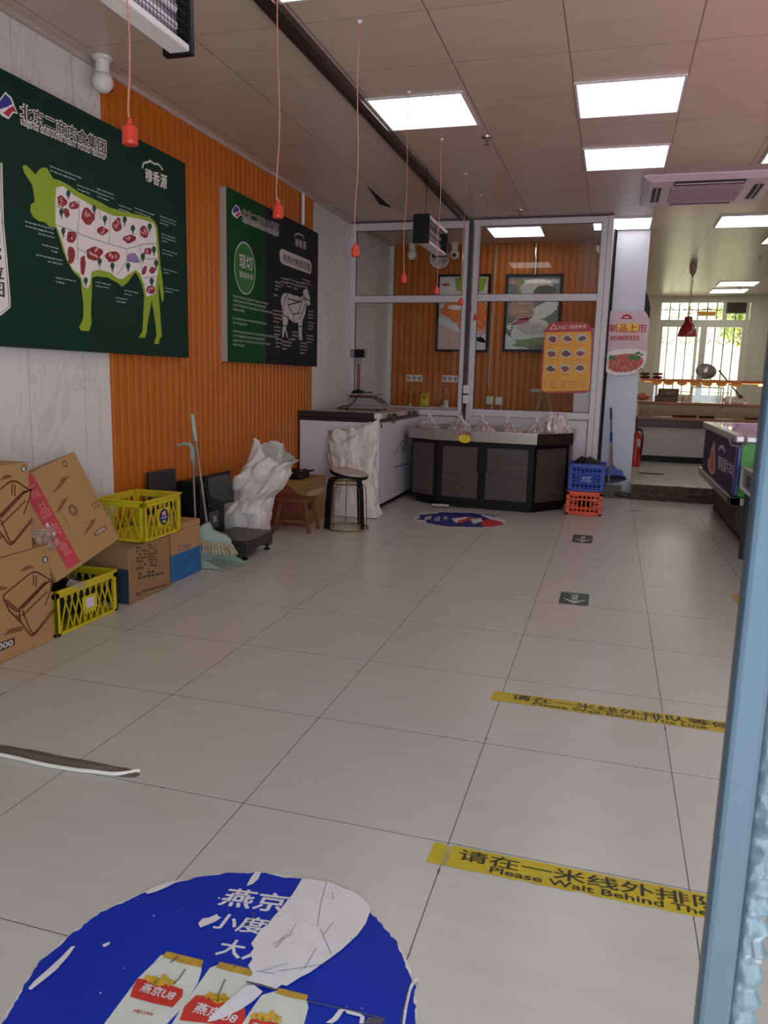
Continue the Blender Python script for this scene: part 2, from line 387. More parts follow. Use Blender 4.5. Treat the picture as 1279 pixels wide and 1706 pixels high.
for i in range(10): gb.tube([(1.70+i*.165, 14.026, .9), (1.70+i*.165, 14.026, 2.8)], .011, 6)
for zz in (2.35, 2.62, 1.1): gb.tube([(1.6, 14.026, zz), (3.3, 14.026, zz)], .007, 6)
for i in range(5):
    for sg in (-1, 1):
        c = Vector((1.86+i*.33, 14.026, 2.08)); gb.tube([c+Vector((sg*(.02+.08*math.sin(a*.9)), 0, .10-.06*a+.03*math.cos(a*1.8))) for a in [q*.35 for q in range(12)]], .006, 6)
        gb.tube([c+Vector((sg*(.10+.035*math.cos(a)), 0, -.06+.035*math.sin(a))) for a in [q*.5 for q in range(11)]], .005, 6)
        c = Vector((1.86+i*.33, 14.026, 2.66)); gb.tube([c+Vector((sg*(.06+.04*math.cos(a)), 0, .03*math.sin(a))) for a in [q*.5 for q in range(12)]], .006, 6)
tag(part('window_grille', gb, mat('dark_iron', '#2c2823', .7, .2)), 'wrought iron burglar bars outside the far window', 'window grille')
struct('ground', MB().box(-3, 9, 14.03, 20, -.2, -.02), mat('yard_concrete', '#b8b3a4', .9), smooth=0)
struct('wall_yard', MB().box(-3, 9, 17.5, 17.8, -.02, 3.2), mat('yard_wall_render', '#cdc6a0', .9, var=.12, scale=3), smooth=0, label='pale sunlit yard wall beyond the far window')
tag(part('lean_to_roof', MB().obox((1.9, 14.9, 2.55), (2.2, 0, .55), (0, .8, 0), (0, 0, .04)), mat('grey_roof_sheet', '#a8a69c', .6)), 'pale sloping roof sheet in the yard beyond the far window', 'roof')
bush = MB()
def leafball(mb, c, r, n, seed):
    rg = random.Random(seed)
    for i in range(n):
        d = Vector((rg.gauss(0, 1), rg.gauss(0, 1), rg.gauss(0, 1))).normalized()*r*rg.random()**.35; p = Vector(c)+Vector((d.x, d.y*.6, d.z))
        a = Vector((rg.gauss(0, 1), rg.gauss(0, 1), rg.gauss(0, 1))).normalized()*.07; b = a.cross(Vector((rg.random(), rg.random(), 1))).normalized()*.035
        mb.poly([p-a, p+b, p+a, p-b])
leafball(bush, (3.62, 16.4, 2.75), .72, 1900, 3); leafball(bush, (4.3, 16.4, 2.2), .75, 900, 4)
tag(part('garden_tree', bush, mat('tree_leaves', '#b3bd6a', .6, var=.3), smooth=0), 'leafy green tree in the yard behind the far window', 'tree')
ob = MB().box(2.36, 2.66, 13.885, 13.899, 2.50, 2.58)
tag(part('window_sign', ob, mat('orange_sign', '#d99a2c', .5)), 'small orange sign hanging in the far window', 'sign')
vt = MB().box(2.84, 3.17, 13.88, 13.95, 2.55, 2.74)
for i in range(7): vt.box(2.85, 3.16, 13.865, 13.88, 2.565+i*.024, 2.577+i*.024)
tag(part('window_blind', vt, mat('dark_olive_blind', '#4c4736', .7)), 'dark slatted vent in the top right of the far window', 'vent')

# ================================================================== ceiling fittings
def emit_mat(name, col, st):
    k = NT(name); k.b.inputs['Base Color'].default_value = lin(col); k.b.inputs['Emission Color'].default_value = lin(col); k.b.inputs['Emission Strength'].default_value = st
    p = k.n('ShaderNodeTexCoord').outputs['Object']; k.l(k.math('MULTIPLY_ADD', k.noise(p, 3), .1*st, .95*st), k.b.inputs['Emission Strength'])
    return k.m
M_PANEL = emit_mat('panel_light_diffuser', '#fffbf6', PANEL_STRENGTH)
M_PFRAME = mat('panel_light_frame', '#c9c2be', .4)
PL = [(-.32, 1.335, 'square panel light cut off by the top edge, above the second hanging cord'),
      (-.32, 3.16, 'square panel light nearest the dark ceiling channel, behind a hanging cord'),
      (.90, 3.165, 'larger of the two square panel lights in a row right of centre'),
      (.90, 4.42, 'panel light between the nearer square one and the air conditioner'),
      (.90, 6.87, 'panel light directly in front of the column top'),
      (2.15, 4.45, 'panel light cut by the right edge beside the air conditioner'),
      (2.12, 6.92, 'panel light beyond the air conditioner at the right edge'),
      (2.74, 7.98, 'small corner of panel light at right edge, beyond the air conditioner'),
      (2.74, 12.05, 'nearer of two small panel lights before the far window'),
      (2.74, 13.05, 'farthest panel light, just above the window'),
      (3.35, 10.0, 'panel light added out of view to brighten the far room, over the deli counter'),  # unseen panel, added to brighten the far room
      (3.38, 8.75, 'panel light added out of view to brighten the far room, near the step'),  # second unseen panel, added for more light in the far room
      (-.22, 7.15, 'panel light seen through the top of the glass partition')]
def panel():
    t = thing('panel_light', PL[0][2], 'ceiling light', (PL[0][0], PL[0][1], CEIL), group='ceiling panel lights')
    a, b = .283, .298; f = MB()
    for q in ((-b, b, -b, -a), (-b, b, a, b), (-b, -a, -a, a), (a, b, -a, a)): f.box(q[0], q[1], q[2], q[3], -.012, -.001)
    part('frame', f, M_PFRAME, t, local=True, smooth=0)
    part('diffuser', MB().box(-a, a, -a, a, -.008, -.002), M_PANEL, t, local=True, smooth=0)
    return t
p0 = panel()
for x, y, lb in PL[1:]: dup(p0, (x, y, CEIL), label=lb)

# red plugs hanging on pink cords
M_CORD = mat('pink_cord', '#b0705f', .6); M_RED = mat('red_plastic_socket', '#b52f1b', .4)
CORDS = [(-.33, .03, 1.80, 'red plug on a cord, nearest, in front of the large green board'),
         (-.33, .97, 1.80, 'red plug on a cord, in front of the black and green board'),
         (-.33, 1.892, 1.80, 'red plug on a cord hanging beside the left edge of the partition'),
         (-.33, 2.81, 1.785, 'red plug on a cord hanging left of the fly lamp before the glass'),
         (-.33, 3.722, 1.815, 'red plug on a cord hanging across the fly lamp'),
         (-.33, 4.64, 1.825, 'small red plug hanging just under the glass partition rail'),
         (-.33, 5.39, 1.76, 'smallest and farthest red plug, in front of the partition post')]
def cord(i, x, y, z, lb):
    t = thing('hanging_socket', lb, 'hanging socket', (x, y, CEIL), group='red sockets on pink cords')
    L = CEIL-z; rg = random.Random(i)
    pts = [(math.sin(q*.9+i)*.006*(1 if 0 < q < 12 else 0), math.cos(q*1.3+i)*.004*(1 if 0 < q < 12 else 0), -L*q/12+(.05 if q == 12 else 0)) for q in range(13)]
    part('cord', MB().tube(pts, .0024, 6), M_CORD, t, local=True)
    part('socket', MB().lathe([(.003, .066), (.007, .062), (.008, .05), (.016, .046), (.019, .036), (.0195, .012), (.0205, .010), (.0205, .004), (.018, 0)], (0, 0, -L), 16), M_RED, t, local=True)
    part('ceiling_hook', MB().lathe([(.012, 0), (.012, -.006), (.004, -.012)], (0, 0, -.0005), 10), M_WHITEP, t, local=True)
for i, q in enumerate(CORDS): cord(i, *q)

# insect lamps
M_ZB = mat('insect_lamp_black', '#0d0c0f', .6, spec=.2); M_TUBE = mat('insect_lamp_tube', '#e9e2ea', .3)
def zapper(x0, x1, ya, yb, z0, z1, lb):
    t = thing('insect_lamp', lb, 'insect lamp', ((x0+x1)/2, (ya+yb)/2, z0), group='insect lamps')
    [part('end_cap', MB().box(x0, x1, a, a+.035, z0-.014, z1), M_ZB, t, bevel=.006) for a in (ya, yb-.035)]
    part('tray', MB().box(x0+.03, x1-.004, ya+.02, yb-.02, z0-.008, z0+.014), mat('insect_lamp_white', '#d9d2d2', .35), t, bevel=.004)
    part('top_rail', MB().box(x0, x1, ya+.02, yb-.02, z1-.03, z1-.006), mat('insect_lamp_white', '#d9d2d2', .35), t, bevel=.004)
    g = MB(); xm = (x0+x1)/2
    n = 30
    for xx in (x0+.006, x1-.006):
        for i in range(n): y = ya+.04+(yb-ya-.08)*i/(n-1); g.box(xx-.0007, xx+.0007, y-.0007, y+.0007, z0+.012, z1-.03)
        for i in range(5): z = z0+.04+(z1-z0-.08)*i/4; g.box(xx-.001, xx+.001, ya+.03, yb-.03, z-.001, z+.001)
    part('guard_grille', g, M_ZB, t, smooth=0)
    for z in (z0+.075, z1-.075): part('lamp_tube', MB().tube([(xm, ya+.04, z), (xm, yb-.04, z)], .014, 12), M_TUBE, t)
    part('back_plate', MB().box(xm-.004, xm+.004, ya+.03, yb-.03, z0+.02, z1-.03), mat('insect_lamp_grey', '#8c8089', .4), t, smooth=0)
    for y in (ya+.12, yb-.12): wv = MB(); wv.tube([(xm, y, z1-.01), (xm+.01, y-.01, (z1+CEIL)/2), (xm, y, CEIL-.001)], .0025, 6); part('hanging_wire', wv, M_BLACK, t)
zapper(-.66, -.55, .08, .76, 2.315, 2.52, 'white and black insect lamp at the top left edge of the picture')
zapper(-.67, -.54, 4.30, 5.02, 2.285, 2.49, 'black ended insect lamp hanging in front of the glass partition')

# sprinklers
for i, (x, y, lb) in enumerate(((-.02, 3.74, 'nearest ceiling sprinkler, right of the large square light'), (-.055, 6.08, 'ceiling sprinkler just above the glass partition'),
                                (2.62, 9.3, 'ceiling sprinkler at the right edge above the pendant lamp level'), (2.85, 12.6, 'farthest ceiling sprinkler, over the small lights by the window'))):
    t = thing('sprinkler', lb, 'sprinkler', (x, y, CEIL), group='ceiling sprinklers')
    part('escutcheon', MB().lathe([(.038, 0), (.036, -.008), (.014, -.012)], (0, 0, -.0005), 16), M_STEEL, t, local=True)
    part('head', MB().lathe([(.011, -.01), (.011, -.03), (.005, -.034), (.005, -.046), (.018, -.048), (.018, -.052)], (0, 0, 0), 12), mat('dull_brass', '#8a7a66', .4, .8), t, local=True)

# ceiling cassette air conditioner
t = thing('air_conditioner', 'square white cassette air conditioner set in the ceiling', 'air conditioner', (1.55, 5.45, CEIL))
M_AC = mat('cassette_white', '#cdbfc4', .4, var=.03); x0, x1, y0, y1 = 1.045, 2.055, 4.93, 5.95
fb = MB(); zb = CEIL-.05
def frust(mb, a, b, z0, z1, m=0):   # rect a at z0, rect b at z1
    mb.add([(a[0], a[2], z0), (a[1], a[2], z0), (a[1], a[3], z0), (a[0], a[3], z0), (b[0], b[2], z1), (b[1], b[2], z1), (b[1], b[3], z1), (b[0], b[3], z1)],
           [(0, 1, 2, 3), (7, 6, 5, 4), (0, 4, 5, 1), (1, 5, 6, 2), (2, 6, 7, 3), (3, 7, 4, 0)], m)
frust(fb, (x0, x1, y0, y1), (x0, x1, y0, y1), CEIL-.001, CEIL-.018)
frust(fb, (x0, x1, y0, y1), (x0+.06, x1-.06, y0+.06, y1-.06), CEIL-.018, zb)
part('cover_panel', fb, M_AC, t, smooth=0, bevel=.006)
part('intake_grille', MB().box(x0+.23, x1-.23, y0+.27, y1-.23, zb-.012, zb-.001), mat('cassette_grille', '#b39aa4', .5), t, smooth=0, bevel=.008)
gl = MB()
for i in range(14): gl.box(x0+.25, x1-.25, y0+.26+i*.036, y0+.27+i*.036, zb-.0155, zb-.012)
part('intake_slat', gl, mat('cassette_slat', '#9b848e', .5), t, smooth=0)
for q in ((x0+.24, x1-.24, y0+.065, y0+.20), (x0+.26, x1-.26, y1-.14, y1-.085), (x0+.085, x0+.155, y0+.26, y1-.26), (x1-.155, x1-.085, y0+.26, y1-.26)):
    v = part('air_outlet', MB().box(q[0], q[1], q[2], q[3], zb-.004, zb-.0005), mat('cassette_outlet', '#2c2228', .6), t, smooth=0)
    cx, cy = (q[0]+q[1])/2, (q[2]+q[3])/2; lx, ly = (q[1]-q[0])/2, (q[3]-q[2])/2
    part('louvre', MB().box(cx-lx*.96 if lx > ly else cx-.004, cx+lx*.96 if lx > ly else cx+.004, cy-ly*.96 if ly > lx else cy-.004, cy+ly*.96 if ly > lx else cy+.004, zb-.010, zb-.003), M_AC, v, smooth=0)

# dark wedge where a ceiling panel has come loose
A, B, C3 = bp(612, 311, 'z', CEIL-.006), bp(651, 346, 'z', CEIL-.006), bp(632, 341, 'z', CEIL-.03)
wd = MB().add([A, B, C3, A+Vector((0, 0, .005)), B+Vector((0, 0, .005)), C3+Vector((0, 0, .028))], [(0, 1, 2), (5, 4, 3), (0, 3, 4, 1), (1, 4, 5, 2), (2, 5, 3, 0)])
tag(part('ceiling_flap', wd, M_DARK, smooth=0), 'dark triangular flap of a loose ceiling panel left of the channel', 'ceiling flap')

# security cameras
def seccam(loc, dr, lb, s=1):
    t = thing('security_camera', lb, 'security camera', loc, group='white security cameras')
    part('mount', MB().lathe([(.05*s, 0), (.05*s, -.015*s), (.036*s, -.02*s), (.036*s, -.07*s), (.03*s, -.085*s)], (0, 0, 0), 20), M_WHITEP, t, local=True)
    part('housing', MB().ball((0, 0, -.125*s), .055*s, 18), M_WHITEP, t, local=True)
    d = Vector(dr).normalized()
    part('lens', MB().lathe([(.022*s, .046*s), (.022*s, .056*s), (.012*s, .058*s)], (0, 0, -.125*s), 14, axis=d), M_BLACK, t, local=True)
    return t
seccam((-1.80, 1.98, CEIL-.001), (.2, .9, -.3), 'white dome camera in the corner of ceiling and left wall')
bk = bp(758, 398, 'y', 7.74); seccam((bk.x, bk.y, CEIL-.001), (.1, -.9, -.3), 'white camera with black lens behind the glass, right of the fly lamp', 1.1)
bk = bp(687, 398, 'y', 7.74); seccam((bk.x, bk.y, CEIL-.001), (.1, .3, -.8), 'white camera behind the glass, left of the fly lamp', 1.1)

# ================================================================== the two green boards on the left wall
XB = -1.83
PB = Plane('x', XB, 1)
M_BOARDSIDE = mat('board_side_grey', '#a8a198', .5, var=.03)
M_GREEN = mat('board_print_dark_green', '#0d2f22', .6, var=.05, scale=3, spec=.2); M_LIME = mat('board_print_lime', '#8aa522', .5, var=.04)
M_PWHITE = mat('print_white', '#e2ddd8', .5, var=.03); M_PBLACK = mat('print_black', '#12201b', .5); M_PGREY = mat('print_grey', '#8f938e', .5)
M_PRED = mat('print_meat_red', '#8c2530', .5, var=.35, scale=60); M_PPINK = mat('print_fat_pink', '#cf9a94', .5); M_PPURPLE = mat('print_purple', '#8d7aa8', .5, var=.2)
M_LRED = mat('logo_red', '#b02636', .5); M_LBLUE = mat('logo_blue', '#2a2f86', .5); M_PIN = mat('print_pin_green', '#1d4a37', .5); M_PTEXT = mat('print_small_text', '#8ea39a', .5)
def callout(mb, u, v, rows, length, seed, right=False, h=.008, gap=.02):
    rg = random.Random(seed); p = PB.pt(u, v, 3)
    for r in range(rows):
        L = length*(1 if r < rows-1 else rg.uniform(.4, .9)); a = L if right else 0; y = p.y-a
        while y < p.y-a+L-.004:
            wd = rg.uniform(.008, .03); e = min(y+wd, p.y-a+L)
            z = p.z-r*gap; k = h*rg.uniform(.7, 1)
            mb.poly([(p.x, y, z-k), (p.x, e, z-k), (p.x, e, z), (p.x, y, z)]); y = e+.005
def logo(t, f, name='company_logo'):
    mb = MB()
    PB.poly(mb, f([(28, 206), (62, 238), (97, 328), (72, 322), (45, 357), (6, 335), (-18, 300), (-14, 262)]), 2, 0)
    PB.poly(mb, f([(28, 218), (55, 245), (66, 272), (40, 288), (-2, 302), (-8, 265)]), 3, 1)
    PB.poly(mb, f([(72, 284), (88, 318), (66, 314), (44, 345), (16, 322), (44, 298)]), 3, 2)
    return part(name, mb, [M_PWHITE, M_LBLUE, M_LRED], t, smooth=0)
def board(name, lb, ya, yb, za, zb, front):
    t = thing(name, lb, 'sign board', (-1.855, (ya+yb)/2, za))
    part('panel', MB().box(-1.884, XB, ya, yb, za, zb), front, t, smooth=0)
    return t
q = [bp(308, 272, 'x', XB), bp(315, 596, 'x', XB)]; z1 = q[0].z; z0 = q[1].z; yr = (q[0].y+q[1].y)/2
k = NT('board_green_gradient'); k.b.inputs['Base Color'].default_value = lin('#0f3527')
t = board('butchery_board', 'large dark green board with a lime green cow and meat cuts', yr-1.78, yr, z0, z1, [M_GREEN])
part('edge_band', MB().box(-1.8845, XB-.003, yr-.001, yr+.002, z0, z1).box(-1.8845, XB-.003, yr-1.782, yr-1.779, z0, z1), M_BOARDSIDE, t, smooth=0)
c1 = crop(.3048, 0, 90)
cow = [(122,612),(140,606),(162,625),(195,660),(205,640),(228,621),(255,622),(275,655),(292,682),(330,692),(380,720),(430,755),(480,778),(540,806),(600,840),(680,862),(760,880),(820,895),(845,915),(860,950),(868,1050),(876,1150),(884,1210),(893,1290),(894,1340),(885,1358),(876,1310),(868,1250),(866,1300),(870,1360),(875,1420),(880,1500),(885,1540),(871,1560),(868,1585),(842,1583),(845,1565),(855,1540),(850,1480),(838,1400),(828,1350),(820,1400),(808,1460),(802,1520),(792,1552),(758,1550),(765,1535),(778,1515),(782,1440),(785,1370),(788,1320),(775,1260),(755,1215),(740,1192),(720,1215),(700,1245),(668,1272),(640,1250),(590,1222),(530,1215),(503,1222),(502,1290),(499,1350),(497,1420),(500,1470),(492,1500),(485,1515),(440,1512),(432,1490),(445,1470),(455,1440),(455,1370),(447,1300),(440,1230),(400,1190),(370,1140),(345,1080),(325,1010),(305,950),(270,945),(245,920),(210,912),(180,890),(165,860),(168,822),(188,810),(185,770),(175,715),(155,685),(130,645)]
zone = [(305,730),(345,722),(400,770),(470,810),(540,850),(620,885),(700,890),(780,905),(835,925),(850,960),(855,1050),(862,1130),(862,1190),(850,1250),(848,1310),(800,1328),(785,1260),(765,1200),(740,1180),(700,1205),(668,1230),(640,1225),(600,1195),(540,1178),(498,1190),(490,1260),(478,1282),(458,1275),(445,1230),(435,1205),(395,1175),(365,1120),(345,1050),(320,970),(302,930),(300,820)]
mb = MB(); PB.poly(mb, c1(cow), 1); part('cow_silhouette', mb, M_LIME, t, smooth=0)
mb = MB(); PB.poly(mb, c1(zone), 3)
z_ = part('cut_chart', mb, M_PWHITE, t, smooth=0)
mb = MB()
for ln in ([(432,800),(428,900),(420,1000),(422,1120)], [(540,855),(550,900)], [(600,885),(598,960),(595,1035)], [(308,935),(380,960),(450,990),(520,1015),(600,1040),(690,1066),(780,1040),(860,1035)], [(690,1066),(692,1130),(640,1205)], [(765,1040),(768,1120),(775,1200)], [(745,1130),(790,1120),(860,1120)], [(300,830),(360,850)], [(780,1225),(850,1215)], [(420,1060),(470,1090)]): PB.line(mb, c1(ln), .005, 4)
part('dividing_line', mb, M_PGREY, z_, smooth=0)
sd_ = 0
for u, v, a, b in ((335,805,26,32),(400,825,30,26),(362,868,16,26),(478,888,33,46),(560,965,30,26),(638,935,26,40),(705,1010,38,22),(785,975,22,36),(388,1000,26,32),(385,1098,20,50),(450,1150,15,52),(510,1088,44,38),(615,1108,40,28),(805,1078,22,20),(785,1185,13,28),(832,1182,18,18),(820,1287,24,24)):
    mb = MB(); sd_ += 1; P, = c1([(u, v)]); rt = random.Random(sd_).uniform(-.4, .4)
    PB.blob(mb, P[0], P[1], a*.3048, b*.3048, 5, 0, 14, .2, sd_, rt)
    if a > 20:
        for j in range(3):
            o_ = random.Random(sd_*7+j); PB.blob(mb, P[0]+o_.uniform(-.5, .5)*a*.3, P[1]+o_.uniform(-.5, .5)*b*.3, a*.05, b*.13, 6, 1, 8, .2, sd_+j, o_.uniform(-1, 1))
    part('meat_picture', mb, [M_PRED, M_PPINK, M_PPURPLE], z_, smooth=0)
mb = MB(); PB.poly(mb, c1([(690,1105),(705,1090),(735,1088),(755,1115),(762,1142),(725,1140),(690,1132)]), 5, 2)
part('offal_picture', mb, [M_PRED, M_PPINK, M_PPURPLE], z_, smooth=0)
for u, v in ((370,762),(332,862),(342,967),(512,843),(570,900),(678,905),(723,952),(815,942),(838,1068),(778,1105),(850,1142),(541,1132),(611,1157),(697,1157),(465,1237),(826,1240)):
    mb = MB(); (P,) = c1([(u, v)]); PB.blob(mb, P[0], P[1], 3.6, 5.4, 7, 0, 12, 0); PB.poly(mb, c1([(u-5, v+14), (u+5, v+14), (u+1, v+42)]), 7); part('pin_mark', mb, M_PIN, z_, smooth=0)
logo(t, c1)
tq = c1([(108, 264), (578, 474), (578, 552), (110, 350)])
mb = MB(); PB.quadtext(mb, '北京二商肉食集团', tq, 2, 0, 0, .075); PB.quadtext(mb, '北京二商肉食集团', c1([(110, 267), (576, 476), (576, 550), (112, 347)]), 4, 0, 1, .018)
part('title_lettering', mb, [M_PWHITE, M_PBLACK], t, smooth=0)
mb = MB(); PB.quadtext(mb, 'BEIJING ERSHANG MEAT FOOD GROUP', c1([(113, 357), (579, 552), (579, 588), (115, 391)]), 2, 0, 0, .12); PB.quadtext(mb, 'BEIJING ERSHANG MEAT FOOD GROUP', c1([(116, 360), (577, 555), (577, 584), (118, 388)]), 4, 0, 1, .02)
part('subtitle_lettering', mb, [M_PWHITE, M_PBLACK], t, smooth=0)
mb = MB(); PB.quadtext(mb, '穆香源', c1([(790, 622), (912, 664), (910, 742), (795, 692)]), 2, 0, 0, .02)
PB.line(mb, c1([(778, 620), (782, 600), (790, 594), (806, 592), (820, 584), (834, 596), (846, 602), (860, 600), (874, 612), (887, 632)]), .012, 2)
part('brand_lettering', mb, M_PWHITE, t, smooth=0)
mb = MB()
for i, (u, v, r, L, rt) in enumerate(((270,608,2,.24,0),(420,712,2,.17,0),(528,732,3,.15,0),(648,822,2,.12,0),(735,838,2,.20,0),(873,882,3,.18,0),(882,980,3,.16,0),(886,1066,2,.17,0),(892,1172,2,.16,0),(900,1275,2,.17,0),(293,955,3,.20,1),(318,1060,2,.12,1),(338,1125,2,.19,1),(302,1218,2,.16,0),(520,1242,2,.14,0),(676,1288,2,.14,0),(632,1328,2,.12,0))):
    P, = c1([(u, v)]); mb = MB(); callout(mb, P[0], P[1], r, L, i, rt); part('callout_text', mb, M_PTEXT, t, smooth=0)
mb = MB(); PB.poly(mb, [(-60, 250), (0, 272), (2.8, 371), (8.4, 427), (14, 499), (14, 510), (7.5, 516), (0, 522), (-60, 520)], 2, 0)
PB.line(mb, [(2.2, 272), (5.0, 371), (10.4, 427), (16.2, 499), (16.2, 511), (8.5, 518), (0, 524.5)], .008, 2, 0)
for i, ch in enumerate('肉分割部位图'):
    v = 326+i*29; r_ = -1 if i < 3 else (1.5, 5.5, 6.2)[i-3]; PB.quadtext(mb, ch, [(r_-26, v-3), (r_, v), (r_+.5, v+24), (r_-26, v+22)], 4, 0, 1, .02)
part('name_plate', mb, [M_PWHITE, M_PBLACK], t, smooth=0)

# second board
q = [bp(530, 388, 'x', XB), bp(528, 611, 'x', XB), bp(378, 312, 'x', XB), bp(379, 602, 'x', XB)]
yl = (q[2].y+q[3].y)/2; yr = (q[0].y+q[1].y)/2; z1 = (q[0].z+q[2].z)/2; z0 = (q[1].z+q[3].z)/2
M_G2 = mat('board_print_green', '#0c401d', .6, var=.25, scale=1.5, spec=.2); M_G3 = mat('board_print_charcoal', '#161d1c', .6, var=.05, spec=.2); M_G4 = mat('board_disc_green', '#1f6a2a', .5)
M_PALE = mat('print_pale_grey', '#b9b6b2', .5, var=.04)
t = board('butchery_board', 'smaller green and charcoal board with a green disc and a goat chart', yl, yr, z0, z1, [M_G3])
part('edge_band', MB().box(-1.8845, XB-.003, yl-.002, yl+.001, z0, z1), M_BOARDSIDE, t, smooth=0)
c2 = crop(.1876, 350, 300)
ym = bp(*c2([(492, 900)])[0], 'x', XB).y
mb = MB(); mb.poly([(XB+STEP, yl+.002, z0+.002), (XB+STEP, ym, z0+.002), (XB+STEP, ym, z1-.002), (XB+STEP, yl+.002, z1-.002)])
part('green_half', mb, M_G2, t, smooth=0)
logo(t, crop(.1876*.82, 350+.1876*205, 300+.1876*48))
mb = MB(); q1 = c2([(283, 252), (606, 392), (606, 470), (287, 335)]); PB.quadtext(mb, '北京二商肉食集团', q1, 3, 0, 0, .07); PB.quadtext(mb, '北京二商肉食集团', c2([(286, 256), (604, 395), (604, 468), (289, 332)]), 5, 0, 1, .02)
PB.quadtext(mb, 'BEIJING ERSHANG MEAT FOOD GROUP', c2([(287, 338), (604, 476), (604, 512), (288, 376)]), 3, 0, 0, .15); PB.quadtext(mb, 'BEIJING ERSHANG MEAT FOOD GROUP', c2([(289, 341), (602, 480), (602, 508), (290, 373)]), 5, 0, 1)
part('title_lettering', mb, [M_PALE, M_PBLACK], t, smooth=0)
ce = bp(*c2([(308, 782)])[0], 'x', XB); tp = bp(*c2([(295, 545)])[0], 'x', XB); bt = bp(*c2([(322, 1020)])[0], 'x', XB); R = (tp.z-bt.z)/2
cz = (tp.z+bt.z)/2; disc = lambda r, ly: [(XB+STEP*ly, ce.y+r*.93*math.cos(a), cz+r*math.sin(a)) for a in [2*PI*i/48 for i in range(48)]]
mb = MB().poly(disc(R, 3), 0).poly(disc(R*.95, 4), 1)
d_ = part('round_emblem', mb, [M_PALE, M_G4], t, smooth=0)
mb = MB(); PB.quadtext(mb, '现切', c2([(254, 652), (372, 692), (370, 806), (258, 778)]), 6, 0, 0, .018); PB.quadtext(mb, '新鲜羊肉', c2([(256, 803), (376, 842), (375, 892), (260, 862)]), 6, 0, 0, .015)
part('emblem_lettering', mb, M_PALE, d_, smooth=0)
i = 0
for para in ((1018, 1055, 1095, 1135), (1215, 1255), (1330, 1370, 1410, 1450)):
    mb = MB()
    for v in para: P, = c2([(200, v)]); callout(mb, P[0], P[1], 1, .98 if v not in (1135, 1255, 1450) else .45, 40+i, h=.02); i += 1
    part('paragraph_text', mb, mat('print_paragraph_text', '#6f8a78', .5), t, smooth=0)
mb = MB(); PB.quadtext(mb, '穆香源', c2([(752, 512), (850, 546), (850, 622), (755, 590)]), 3, .01)
PB.line(mb, c2([(748, 500), (756, 478), (775, 482), (786, 472), (800, 486), (818, 490), (832, 518)]), .012, 3)
part('brand_lettering', mb, M_PALE, t, smooth=0)
mb = MB(); PB.poly(mb, c2([(640, 612), (885, 715), (900, 750), (897, 815), (888, 835), (640, 745), (622, 720), (614, 655), (622, 618)]), 2, 0); PB.quadtext(mb, '羊肉分割部位图', c2([(640, 648), (886, 742), (882, 812), (642, 718)]), 4, 0, 1, .018)
part('name_plate', mb, [M_PALE, M_PBLACK], t, smooth=0)
goat = [(822,995),(835,970),(860,963),(872,1000),(885,1055),(888,1108),(870,1115),(856,1105),(850,1135),(845,1180),(832,1220),(820,1242),(817,1300),(812,1350),(818,1420),(803,1425),(797,1380),(792,1425),(784,1422),(786,1350),(782,1300),(780,1262),(760,1270),(730,1258),(700,1230),(692,1205),(687,1270),(672,1320),(690,1395),(678,1398),(668,1350),(660,1330),(655,1360),(652,1395),(638,1395),(638,1350),(646,1290),(640,1200),(636,1120),(625,1080),(632,1040),(650,1008),(690,1002),(730,1020),(790,1035),(815,1040),(828,1020)]
mb = MB(); PB.poly(mb, c2(goat), 2)
g_ = part('goat_silhouette', mb, M_PALE, t, smooth=0)
mb = MB()
for ln in ([(690,1050),(740,1070),(800,1080),(840,1040)], [(690,1050),(690,1110),(740,1095),(800,1080)], [(690,1110),(735,1200),(740,1262)], [(738,1190),(790,1182)], [(812,1080),(780,1185)], [(845,1100),(815,1180),(790,1240)], [(828,1020),(850,1110)], [(640,1190),(690,1225)], [(690,1002),(660,1060),(640,1180)], [(740,1020),(745,1068)], [(790,1035),(795,1078)], [(640,1290),(675,1300)], [(785,1300),(818,1300)], [(835,1050),(888,1075)]): PB.line(mb, c2(ln), .011, 4)
part('cut_line', mb, M_PBLACK, g_, smooth=0)
mb = MB()
for i, (u, v, r, L) in enumerate(((628,860,3,.14),(680,868,3,.14),(740,890,3,.2),(815,872,3,.2),(575,895,3,.12),(565,1012,1,.12),(558,1148,4,.22),(566,1295,3,.14),(580,1405,3,.14),(636,1425,3,.2),(693,1405,2,.14),(725,1340,3,.14),(795,1438,4,.18),(868,1155,3,.14),(868,1255,3,.14),(855,1372,3,.18))):
    P, = c2([(u, v)]); mb = MB(); callout(mb, P[0], P[1], r, L, 60+i, h=.015, gap=.03); part('callout_text', mb, M_PGREY, t, smooth=0)

# ================================================================== things along the left wall
def card_mat(name, col, dk=.12):
    if name in MATS: return MATS[name]
    k = NT(name); p = k.n('ShaderNodeTexCoord').outputs['Object']
    a = k.noise(k.scaled(p, (1, 1, 14)), 14, 4); b = k.noise(p, 3, 4)
    c = lin(col); col_ = k.ramp(a, [(.3, tuple(x*.93 for x in c[:3])+(1,)), (.7, c)])
    k.l(k.mix(k.math('MULTIPLY', b, dk*2), col_, tuple(x*.7 for x in c[:3])+(1,)), k.b.inputs['Base Color']); k.b.inputs['Roughness'].default_value = .8
    MATS[name] = k.m; return k.m
M_CARD = card_mat('cardboard_tan', '#a67e50'); M_CARD2 = card_mat('cardboard_dull', '#8f6b48'); M_TAPE = mat('clear_packing_tape', '#a98e63', .25, spec=.6)
M_INK = mat('box_print_brown', '#4a2a1c', .7); M_BLUEP = mat('box_print_blue', '#1d5a8c', .7, var=.2); M_NAVY = mat('box_print_navy', '#1c2b3a', .7); M_REDP = mat('box_print_red', '#b03a3f', .7, var=.15)
XF = -1.43
PF = Plane('x', XF, 1); c3 = crop(.2502, 0, 740)
